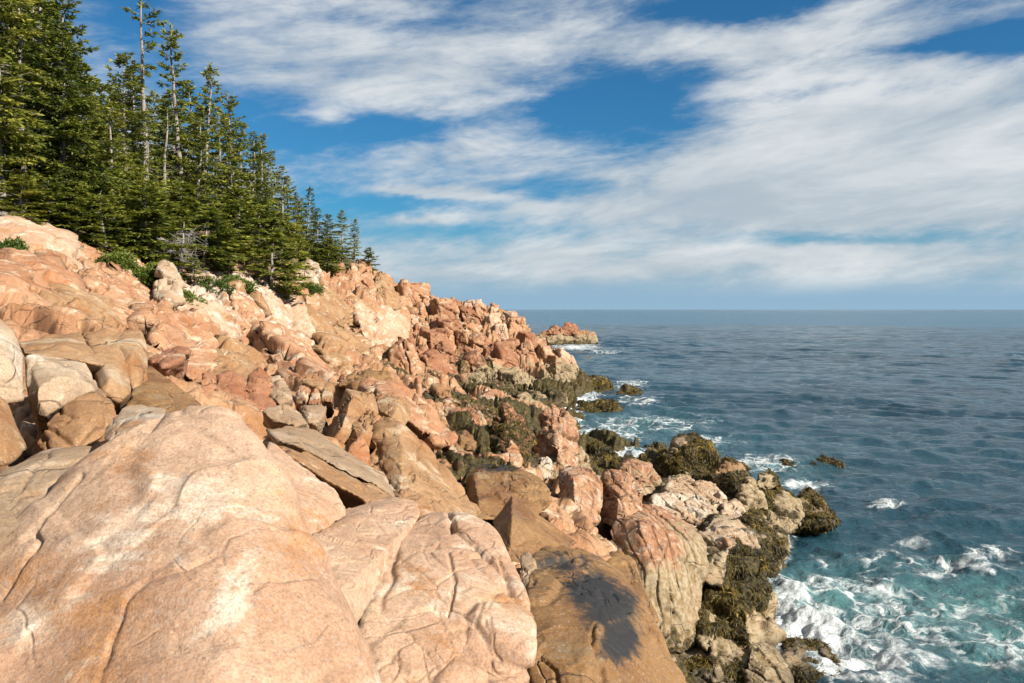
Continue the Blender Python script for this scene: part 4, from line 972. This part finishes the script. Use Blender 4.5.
GW = 'spruces of the wood on the slope'
for a in [
 (5,37,-60,'open','tall spruce with a bare pale trunk at the left edge of the picture'),
 (28,39,-40,'full','broad spruce right of the bare trunk at the left edge'),
 (46,43,-70,'full2','tall spruce behind the two leftmost ones, its top out of the picture'),
 (64,41,-2,'broad','broad spruce whose top just meets the upper picture edge'),
 (84,44,62,'full','yellow green spruce right below the tallest left group'),
 (100,47,82,'slim2','thin spruce with a ragged top beside the gap of sky'),
 (116,46,100,'full2','full spruce at the left foot of the dark tall one'),
 (129,49,55,'broad','dark dense spruce left of the tall bare snag'),
 (151,50,-8,'snag','tall bare snag with a sparse top standing over the wood'),
 (143,54,62,'slim','slim spruce close behind the tall bare snag'),
 (167,52,100,'open2','thin spruce with a bare lower trunk right of the snag'),
 (184,56,28,'spire','pointed narrow spire rising alone right of the snag'),
 (176,58,88,'full2','spruce under the narrow spire'),
 (205,60,63,'spire','second narrow spire, shorter and fuller than the first'),
 (196,56,118,'open','open crowned spruce below the two spires'),
 (222,62,108,'open2','brownish thin crowned spruce right of the two spires'),
 (236,66,93,'open2','flat topped thin spruce with a bushy top'),
 (232,61,150,'full','full green spruce below the flat topped thin one'),
 (252,68,132,'slim','dark slim spruce left in the descending row'),
 (267,70,134,'slim2','dark slim spruce right beside its twin in the descending row'),
 (260,64,172,'full2','green spruce at the edge of the wood above the young dense one'),
 (284,74,166,'full','shorter dark spruce in the descending row'),
 (297,78,192,'slim','small dark spruce left of the thin pointed one near the crest'),
 (308,82,186,'spire','thin pointed spruce near the end of the wood'),
 (318,80,208,'full','bushy dark spruce on the crest before the lone ones'),
 (328,83,214,'broad','wide bushy spruce on the crest left of the lone dark one'),
 (343,84,210,'full','lone dark pointed spruce on the headland top'),
 (355,85,219,'slim2','thin open spruce right beside the lone dark one'),
 (368,86,248,'young','tiny last spruce at the seaward end of the headland top')]:
    tree(*a, group=None)
for px, Y, top, var in [(15,48,-30,'full2'),(38,50,-20,'slim'),(58,52,8,'open'),(72,50,30,'slim'),(92,53,90,'full'),(108,55,95,'slim'),(122,54,84,'open2'),(136,58,78,'full'),(158,60,92,'full'),
  (170,64,98,'slim2'),(190,66,80,'slim'),(212,68,100,'full2'),(228,72,118,'full'),(244,74,122,'slim2'),(258,78,140,'full2'),(275,80,150,'slim'),(290,84,176,'full2'),(302,88,198,'full'),(315,88,206,'slim'),
  (-20,38,-80,'full'),(-45,36,-90,'broad'),(-75,38,-70,'full2'),(-110,36,-60,'full'),(2,56,-40,'full'),(26,60,-30,'open'),(50,62,-15,'full2'),(80,64,48,'full')]:
    tree(px, Y, top, var, 'spruce crowded behind the front trees of the wood', GW)
GF = 'low young spruces along the edge of the wood'
for px, Y, top, lab, w in [
 (271,50,230,'small dense dark green spruce standing on the rocks below the wood',1.5),
 (108,38,196,'low bright green young spruce above the left cliff',1.3),(128,40,206,'low young spruce over the ledge, left of the yellow shrub',1.3),
 (150,42,222,'bright green young spruce spilling over the cliff edge',1.3),(196,41.5,258,'low green young spruce beside the grey upright rock',1.1),
 (80,37,190,'dark low young spruce at the cliff top',1.4),(50,36,178,'low young spruce near the left end of the cliff top',1.4),(20,35,176,'leftmost low young spruce on the cliff top',1.4),
 (212,48,238,'low young spruce right of the grey dead tree',1.3),(236,52,238,'low young spruce left of the small dense one',1.3),(250,55,246,'lowest young spruce beside the small dense one',1.2),
 (300,76,236,'young spruce on the crest by the pale rounded rock',1.3),(328,79,240,'young spruce under the wide bushy one on the crest',1.4),(312,77,244,'small young spruce between two crest ones',1.3),
 (168,46,226,'young spruce left of the grey dead tree',1.2),(196,50,218,'young spruce behind the grey dead tree',1.3),(225,56,214,'young spruce deep in the edge of the wood',1.3),(65,40,170,'taller young spruce at the left cliff top',1.4),
 (98,42,180,'young spruce half hidden by the low bright green one',1.4),(-15,35,180,'young spruce on the cliff top just past the left picture edge',1.4),
 (140,40,188,'young spruce filling the gap under the tall bare snag',1.5),(156,44.5,196,'young spruce between the snag and the grey dead tree',1.5),(204,46,208,'young spruce filling the gap right of the grey dead tree',1.5),(240,54,190,'taller young spruce below the descending row',1.5),(218,50,222,'young spruce under the brownish thin crowned one',1.5),(256,58,200,'young spruce below the dark slim twins',1.5),(284,66,214,'young spruce below the shorter dark one',1.5),(182,47,186,'young spruce directly behind the grey dead tree',1.5)]:
    tree(px, Y, top, 'young', lab, GF, w, 'young_spruce')
# shrubs
def shrub(px, py, Y, r, mat, label, seed, n=2200):
    g = np.random.default_rng(seed); L = Leaves(); S = Tubes(); c = np.array(W(px, py, Y))
    zg = H1(c[0], Y); base = np.array([c[0], Y, min(zg, c[2]) - .1])
    d = g.normal(size=(n, 3)); d[:, 2] = np.abs(d[:, 2]); d /= np.linalg.norm(d, axis=1, keepdims=True)
    rad_ = r * g.uniform(.35, 1, n) ** .6 * (.75 + .35 * vnoise((d * 2.5).astype(f32), seed))
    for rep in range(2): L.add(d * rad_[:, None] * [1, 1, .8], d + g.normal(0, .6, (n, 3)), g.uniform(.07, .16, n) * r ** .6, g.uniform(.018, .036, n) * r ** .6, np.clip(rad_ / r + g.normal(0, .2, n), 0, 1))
    for k in range(9):
        q = d[k] * r * .9; S.tube(np.stack([q * s + np.array([0, 0, -.1]) for s in np.linspace(0, 1, 4)]), [.02, .016, .012, .006], 4)
    e = empty('shrub', base); V, Fc, tn = L.get(g)
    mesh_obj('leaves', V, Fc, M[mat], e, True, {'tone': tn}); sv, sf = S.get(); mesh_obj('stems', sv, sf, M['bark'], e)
    tag(e, label, 'shrub')
shrub(6,258,29,1.1,'bush','green shrub in the rocks at the left edge',1); shrub(18,248,30,.45,'bush','small green shrub beside the one at the left edge',2)
shrub(128,216,38,.8,'yellow','yellow leaved shrub at the edge of the wood',3); shrub(160,262,36.5,1.5,'bush','bright green bush creeping beside the grey upright rock',4)
shrub(182,288,36.5,1.2,'bush','green bush at the foot of the grey upright rock',5); shrub(305,282,66,1.8,'bush','green tuft in front of the pale rounded rock',6)
shrub(215,286,42,1.2,'bush','green bush on the crest left of the white streaked column',9); shrub(236,284,44,1.3,'bush','green bush on the crest right of the white streaked column',10); shrub(118,246,35,1.2,'bush','green bush at the upper end of the pink sloping ledge',11)
shrub(330,318,61,1.2,'bush','low green patch on the slope below the pale rounded rock',7); shrub(140,262,35,1.4,'bush','green bush above the left cliff',8)
# bleached dead tree and a leaning dead limb
g = np.random.default_rng(77); Tb = Tubes(); Lb_ = Tubes()
p = W(179, 258, 41.5); zb_ = H1(p[0], 41.5)
Tb.tube([(0,0,-.3),(.05,0,.9),(.2,.05,1.9),(.25,.1,3.0)], [.11,.09,.06,.02], 7)
for k in range(70):
    z_ = g.uniform(.3, 2.7); az = g.uniform(0, 6.28); l = g.uniform(.5, 1.5); S = np.linspace(0, 1, 6)
    br = np.array([.08 * z_, .03 * z_, z_]) + np.stack([math.cos(az) * l * S, math.sin(az) * l * S, l * (.15 * S - .45 * S ** 2)], -1) + g.normal(0, .07, (6, 3)) * S[:, None]
    Lb_.tube(br, .022 * (1 - .85 * S), 3)
    for q in range(4):
        a0 = br[2 + q % 4]; dv_ = g.normal(0, .35, 3); Lb_.tube([a0, a0 + dv_ * .5, a0 + dv_], [.011, .008, .003], 3)
e = empty('dead_tree', (p[0], 41.5, zb_)); mesh_obj('trunk', *Tb.get(), M['dead'], e); mesh_obj('limbs', *Lb_.get(), M['dead'], e)
tag(e, 'bleached grey dead tree with tangled bare limbs at the edge of the wood', 'dead tree')
Tb = Tubes(); q0 = np.array(W(145, 229, 43)); q1 = np.array(W(163, 240, 42.4))
Tb.tube([q0 - q0, (q1 - q0) * .35 + [0, 0, -.15], (q1 - q0) * .7 + [0, 0, -.12], (q1 - q0) * 1.4], [.06, .13, .14, .16], 7)
tag(mesh_obj('fallen_log', *Tb.get(), M['dead']), 'pale broken log leaning out of the green by the dead tree', 'log').location = q0.tolist()
print('trees', time.time() - T0)

# ---------------------------------------------------------------- sea
NA, NRW = 950, 900
th = np.radians(np.concatenate([np.linspace(-75, -30, 40)[:-1], np.linspace(-30, 36, NA), np.linspace(36, 85, 40)[1:]]))
rr = np.concatenate([np.exp(np.linspace(math.log(9), math.log(420), NRW)), np.exp(np.linspace(math.log(420), math.log(26000), 90))[1:]])
tg, rg = np.meshgrid(th, rr); x = rg * np.sin(tg); y = rg * np.cos(tg)
dr = np.gradient(rg, axis=0); g = np.random.default_rng(21)
xx, yy, rr_ = x.ravel(), y.ravel(), rg.ravel(); sp_ = np.maximum(dr.ravel(), .07 * np.pi / 180 * rr_)
dx = np.zeros_like(xx); dyy = np.zeros_like(xx); dz = np.zeros_like(xx)
depth = -np.interp(0, [0], [0]) - H(x[::6, ::6], y[::6, ::6])
ri = np.clip(np.arange(ny := x.shape[0]) / 6, 0, depth.shape[0] - 1); ci = np.clip(np.arange(x.shape[1]) / 6, 0, depth.shape[1] - 1)
r0 = np.floor(ri).astype(int).clip(0, depth.shape[0] - 2); c0 = np.floor(ci).astype(int).clip(0, depth.shape[1] - 2); fr = (ri - r0)[:, None]; fc = (ci - c0)[None]
dep = ((depth[r0][:, c0] * (1 - fr) * (1 - fc) + depth[r0 + 1][:, c0] * fr * (1 - fc) + depth[r0][:, c0 + 1] * (1 - fr) * fc + depth[r0 + 1][:, c0 + 1] * fr * fc)).ravel()
calm = sstep(-.3, 1.2, dep) * .75 + .25
warp = 1.5 * np.stack([fbm(np.stack([xx, yy, xx * 0], -1) * .11, 2, .5, s) for s in (51, 52)], -1)
gust = 1 + .45 * fbm(np.stack([xx * .035, yy * .05, xx * 0], -1), 3, .5, 55)
for k in range(64):
    wl = 14 * .936 ** k * g.uniform(.9, 1.1); ang = R(250) + g.normal(0, .30 + .011 * k)
    a = .0105 * wl * g.uniform(.5, 1.3) * (.75 if wl < 3 else .62 if wl < 5 else .2)
    kx, ky = math.cos(ang) * 2 * math.pi / wl, math.sin(ang) * 2 * math.pi / wl
    ph = kx * (xx + warp[:, 0]) + ky * (yy + warp[:, 1]) + g.uniform(0, 6.28)
    fade = sstep(2.2, 5, wl / sp_) * a
    dz += fade * np.sin(ph); dx -= fade * math.cos(ang) * np.cos(ph) * -.8; dyy -= fade * math.sin(ang) * np.cos(ph) * -.8
dz *= calm * gust
WV = np.stack([xx + dx * calm, yy + dyy * calm, dz], -1)
upx, upy = project(np.stack([xx, yy, xx * 0], -1))
foam = np.zeros_like(xx); aer = np.zeros_like(xx)
for cx, cy_, rx, ry, a in [(900,622,120,45,.60),(805,635,62,42,1.15),(950,568,95,16,.55),(830,585,70,18,.85),(850,665,75,28,1.0),(790,600,26,24,1.1),(1000,650,70,30,.62),(880,600,60,30,.55),(612,432,42,15,.68),(600,446,30,10,.8),(665,424,60,12,.55),
   (762,464,42,10,.75),(806,484,30,8,.9),(884,508,22,3.0,.72),(640,402,26,6,.6),(632,384,18,6,.75),(576,347,26,4,.95),(606,352,22,3,.6),(706,440,34,8,.6),(850,560,70,8,.5),(990,550,40,6,.62),(880,665,90,18,.65),
   (700,455,40,10,.5),(590,395,14,8,.8),(655,640,26,20,1),(700,672,30,14,.7),(1010,600,30,22,.5),(930,540,60,7,.4)]:
    foam = np.maximum(foam, a * np.exp(-((upx - cx) / rx) ** 2 - ((upy - cy_) / ry) ** 2))
for cx, cy_, rx, ry, a in [(940,612,110,42,1.0),(840,600,70,40,.8),(640,425,70,16,.35),(780,470,50,12,.35),(1000,640,60,40,.8),(590,360,40,8,.15),(720,445,40,10,.15)]:
    aer = np.maximum(aer, a * np.exp(-((upx - cx) / rx) ** 2 - ((upy - cy_) / ry) ** 2))
crest = sstep(.04, .22, dz)
foam = np.maximum(foam, .9 * sstep(1.0, .05, dep) * (rr_ < 120)); foam = np.clip(foam + .12 * crest * (foam > .15), 0, 1.3)
# churned surface where the waves break
WV[:, 2] += .30 * foam * fbm(np.stack([xx * .9, yy * .9, xx * 0], -1), 4, .55, 81) * sstep(120, 60, rr_)
idx = np.arange(x.size).reshape(x.shape)
q = np.stack([idx[:-1, :-1], idx[:-1, 1:], idx[1:, 1:], idx[1:, :-1]], -1).reshape(-1, 4)[:, ::-1]
m, t, b = new_mat('sea_water')
pos = t.add('ShaderNodeNewGeometry').outputs['Position']
p2 = t.vmath('MULTIPLY', pos, (1, 1, 0))
wv = t.add('ShaderNodeTexNoise', None, Vector=p2, Scale=.55, Detail=4, Roughness=.6).outputs[1]
pw = t.vmath('ADD', p2, t.vmath('MULTIPLY', t.vmath('SUBTRACT', wv, (.5, .5, .5)), (2.6, 2.6, 0)))
ln = t.n.new('ShaderNodeVectorMath'); ln.operation = 'LENGTH'; t.set(ln.inputs[0], pos)
fo = t.attr('foam'); ae = t.attr('aerated')
ve = t.add('ShaderNodeTexVoronoi', {'feature': 'DISTANCE_TO_EDGE'}, Vector=pw, Scale=.85).outputs['Distance']
ve2 = t.add('ShaderNodeTexVoronoi', {'feature': 'DISTANCE_TO_EDGE'}, Vector=t.vmath('ADD', pw, (4, 9, 0)), Scale=2.4).outputs['Distance']
fn = t.noise(pw, 5.5, 8, .7, .4); fl = t.noise(p2, .8, 6, .62, 1.0)
net = t.math('MULTIPLY', t.math('SUBTRACT', 1.0, t.ramp(ve, .0, .12)), t.ramp(t.math('ADD', fo, t.math('MULTIPLY', t.math('SUBTRACT', fl, .5), 1.1)), .25, .6))
net2 = t.math('MULTIPLY', t.math('SUBTRACT', 1.0, t.ramp(ve2, .0, .12)), t.ramp(t.math('ADD', fo, t.math('MULTIPLY', t.math('SUBTRACT', fl, .5), 1.1)), .4, .85))
pat = t.ramp(t.math('ADD', fo, t.math('MULTIPLY', t.math('SUBTRACT', fl, .5), 1.9)), .62, 1.0)
fm = t.math('MAXIMUM', t.math('MAXIMUM', t.math('MULTIPLY', net, .85), t.math('MULTIPLY', net2, .6)), pat)
fm = t.math('MULTIPLY', fm, t.ramp(fn, .25, .52, .35, 1.0), clamp=True)
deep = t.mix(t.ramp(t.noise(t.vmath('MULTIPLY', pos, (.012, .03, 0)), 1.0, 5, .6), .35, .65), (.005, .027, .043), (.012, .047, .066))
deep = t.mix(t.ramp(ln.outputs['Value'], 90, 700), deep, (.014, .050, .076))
body = t.mix(t.math('MULTIPLY', ae, t.ramp(t.noise(p2, .45, 5, .6, 1), .3, .7, .35, 1)), deep, (.066, .165, .158))
veil = t.math('MULTIPLY', t.ramp(fo, .25, 1.1), t.ramp(t.noise(pw, 1.1, 7, .65, .8), .35, .7), clamp=True)
body = t.mix(t.math('MULTIPLY', veil, .55), body, (.30, .42, .42))
t.set(b.inputs['Base Color'], t.mix(t.math('MULTIPLY', fm, .92), body, (.64, .665, .665)))
t.set(b.inputs['Roughness'], t.math('ADD', .06, t.math('MULTIPLY', fm, .6))); b.inputs['IOR'].default_value = 1.333
w1 = t.noise(t.vmath('MULTIPLY', pos, (.34, .62, 0)), 1.0, 6, .6, .4)
w2 = t.noise(t.vmath('MULTIPLY', pos, (1.9, 3.2, 0)), 1.0, 5, .6, .5)
w3 = t.noise(t.vmath('MULTIPLY', pos, (.07, .15, 0)), 1.0, 4, .6, .3)
far = t.ramp(ln.outputs['Value'], 60, 260)
w4 = t.noise(t.vmath('MULTIPLY', pos, (5.5, 9.0, 0)), 1.0, 4, .6, .4)
hh = t.math('ADD', t.math('MULTIPLY', w2, .15), t.math('MULTIPLY', w1, t.math('ADD', .26, t.math('MULTIPLY', far, .35))))
hh = t.math('ADD', hh, t.math('MULTIPLY', w4, .05))
w5 = t.noise(t.vmath('MULTIPLY', pos, (.16, .75, 0)), 1.0, 5, .65, .3)
hh = t.math('ADD', hh, t.math('MULTIPLY', w5, t.math('MULTIPLY', far, .9)))
hh = t.math('ADD', hh, t.math('MULTIPLY', w3, t.math('MULTIPLY', far, 2.0)))
hh = t.math('ADD', hh, t.math('MULTIPLY', t.math('MULTIPLY', fm, fn), .10))
t.set(b.inputs['Normal'], t.add('ShaderNodeBump', None, Strength=1.0, Distance=1.0, Height=hh))
t.set(b.inputs['Specular IOR Level'], t.ramp(ln.outputs['Value'], 110, 700, .5, .2))
M['sea'] = m
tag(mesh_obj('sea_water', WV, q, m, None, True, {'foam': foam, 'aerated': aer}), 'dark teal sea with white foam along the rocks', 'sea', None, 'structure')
print('sea', time.time() - T0)

# ---------------------------------------------------------------- sky, sun, camera
SUN = Vector((.74, -.46, .56)).normalized(); EL = math.asin(SUN.z); AZ = math.atan2(SUN.x, SUN.y)
w = bpy.data.worlds.new('World'); sc.world = w; w.use_nodes = True
t = NT(w); bg = t.n['Background']; STR = .08
sky = t.add('ShaderNodeTexSky', {'sky_type': 'NISHITA', 'sun_disc': False, 'sun_elevation': EL, 'sun_rotation': AZ, 'altitude': 10, 'air_density': 1.0, 'dust_density': .6, 'ozone_density': 2.0})
dirv = t.n.new('ShaderNodeTexCoord').outputs['Generated']
sx = t.n.new('ShaderNodeSeparateXYZ'); t.l.new(dirv, sx.inputs[0]); X_, Y_, Z_ = sx.outputs
az = t.math('ARCTAN2', X_, Y_); el = t.math('ARCSINE', Z_)
def cloudvec(ka, ke, skew, ox):
    n = t.n.new('ShaderNodeCombineXYZ')
    t.set(n.inputs[0], t.math('ADD', t.math('MULTIPLY', az, ka), ox)); t.set(n.inputs[1], t.math('ADD', t.math('MULTIPLY', el, ke), t.math('MULTIPLY', az, skew))); return n.outputs[0]
wa = t.add('ShaderNodeTexNoise', None, Vector=cloudvec(5, 11, 0, 3), Scale=1.0, Detail=5, Roughness=.6)
sw_ = t.n.new('ShaderNodeSeparateColor'); t.l.new(wa.outputs[1], sw_.inputs[0])
azw = t.math('ADD', az, t.math('MULTIPLY', t.math('SUBTRACT', sw_.outputs[0], .5), .16)); elw = t.math('ADD', el, t.math('MULTIPLY', t.math('SUBTRACT', sw_.outputs[1], .5), .055))
den = None
for px, py, rx, ry, a in [(600,108,85,34,-1.0),(655,78,60,14,-.3),(345,140,85,20,-.75),(385,125,60,10,-.3),(235,125,70,30,-.75),(715,10,75,18,-.95),(800,8,60,9,-.4),(1010,42,60,13,-.9),(930,52,60,7,-.45),(820,98,85,8,-.5),
   (400,212,110,20,-.55),(560,190,60,12,-.4),(330,190,50,18,-.5),(480,235,90,9,-.4),(870,240,130,6,-.6),(880,205,200,30,.35),(900,110,120,30,.2),(760,180,120,40,.25),(620,150,50,12,-.4),(130,20,60,60,-.5),(520,150,40,9,-.2),(950,10,30,8,-.3),(370,20,80,8,-.2),
   (890,150,190,55,.45),(450,70,120,30,.25),(730,55,130,25,.35),(440,195,60,5,.75),(425,222,48,7,.8),(525,209,34,8,.7),(700,262,330,12,.35),(330,120,18,24,.35),(300,60,120,25,.1),(640,210,70,20,.25),(430,150,130,8,.3)]:
    ca = math.atan((px - 512) / F); ce = math.atan((309 - py) / F * math.cos(ca))
    u = t.math('MULTIPLY', t.math('SUBTRACT', azw, ca), F / rx); v = t.math('MULTIPLY', t.math('SUBTRACT', elw, ce), F / ry)
    gq = t.math('MULTIPLY', t.math('EXPONENT', t.math('MULTIPLY', t.math('ADD', t.math('MULTIPLY', u, u), t.math('MULTIPLY', v, v)), -1.0)), a)
    den = gq if den is None else t.math('ADD', den, gq)
cn1 = t.noise(cloudvec(4.2, 15, -1.5, 0), 1.0, 9, .60, .35); cn2 = t.noise(cloudvec(12, 50, -5, 8), 1.0, 9, .64, .35); cn3 = t.noise(cloudvec(40, 120, -9, 2), 1.0, 5, .6, .6)
den = t.math('ADD', den, .655)
den = t.math('ADD', den, t.math('MULTIPLY', t.math('SUBTRACT', cn1, .5), 1.5)); den = t.math('ADD', den, t.math('MULTIPLY', t.math('SUBTRACT', cn2, .5), .95)); den = t.math('ADD', den, t.math('MULTIPLY', t.math('SUBTRACT', cn3, .5), .4))
cm = t.math('MULTIPLY', t.ramp(den, .05, 1.05), .93)
low = t.ramp(el, .010, .045)                          # the cloud deck thins to a band of haze above the sea
cm = t.math('MULTIPLY', cm, low)
blue = t.mix(1.0, sky.outputs[0], (.18, .54, .76), 'MULTIPLY')
ccol = t.mix(t.ramp(cn1, .35, .7), tuple(v / STR for v in (.30, .345, .385)), tuple(v / STR for v in (.50, .515, .52)))
hz = t.mix(t.ramp(el, .0, .13), tuple(v / STR for v in (.19, .30, .40)), blue)
c = t.mix(cm, hz, ccol)
t.set(bg.inputs[0], c); bg.inputs[1].default_value = STR * .74
sun = bpy.data.lights.new('sun', 'SUN'); sun.energy = 5.0; sun.angle = R(.53); sun.color = (1.0, .93, .82)
so_ = bpy.data.objects.new('sun', sun); so_.rotation_euler = (-SUN).to_track_quat('-Z', 'Y').to_euler(); COL.objects.link(so_)
cam = bpy.data.cameras.new('camera'); co = bpy.data.objects.new('camera', cam); COL.objects.link(co)
cam.sensor_width = 36; cam.lens = F / 1024 * 36; cam.clip_end = 60000; cam.clip_start = .05
co.location = (0, 0, CAM_Z); co.rotation_euler = (math.pi / 2 - PITCH, 0, 0); sc.camera = co
sc.view_settings.view_transform = 'Standard'; sc.view_settings.look = 'None'; sc.view_settings.exposure = 1.1; sc.view_settings.gamma = 1
sc.render.engine = 'CYCLES'; sc.cycles.use_denoising = True; sc.cycles.max_bounces = 4; sc.cycles.diffuse_bounces = 1; sc.cycles.glossy_bounces = 3
sc.cycles.transparent_max_bounces = 4; sc.cycles.use_adaptive_sampling = True; sc.cycles.adaptive_threshold = .015; sc.cycles.caustics_reflective = False; sc.cycles.caustics_refractive = False
print('done', time.time() - T0)
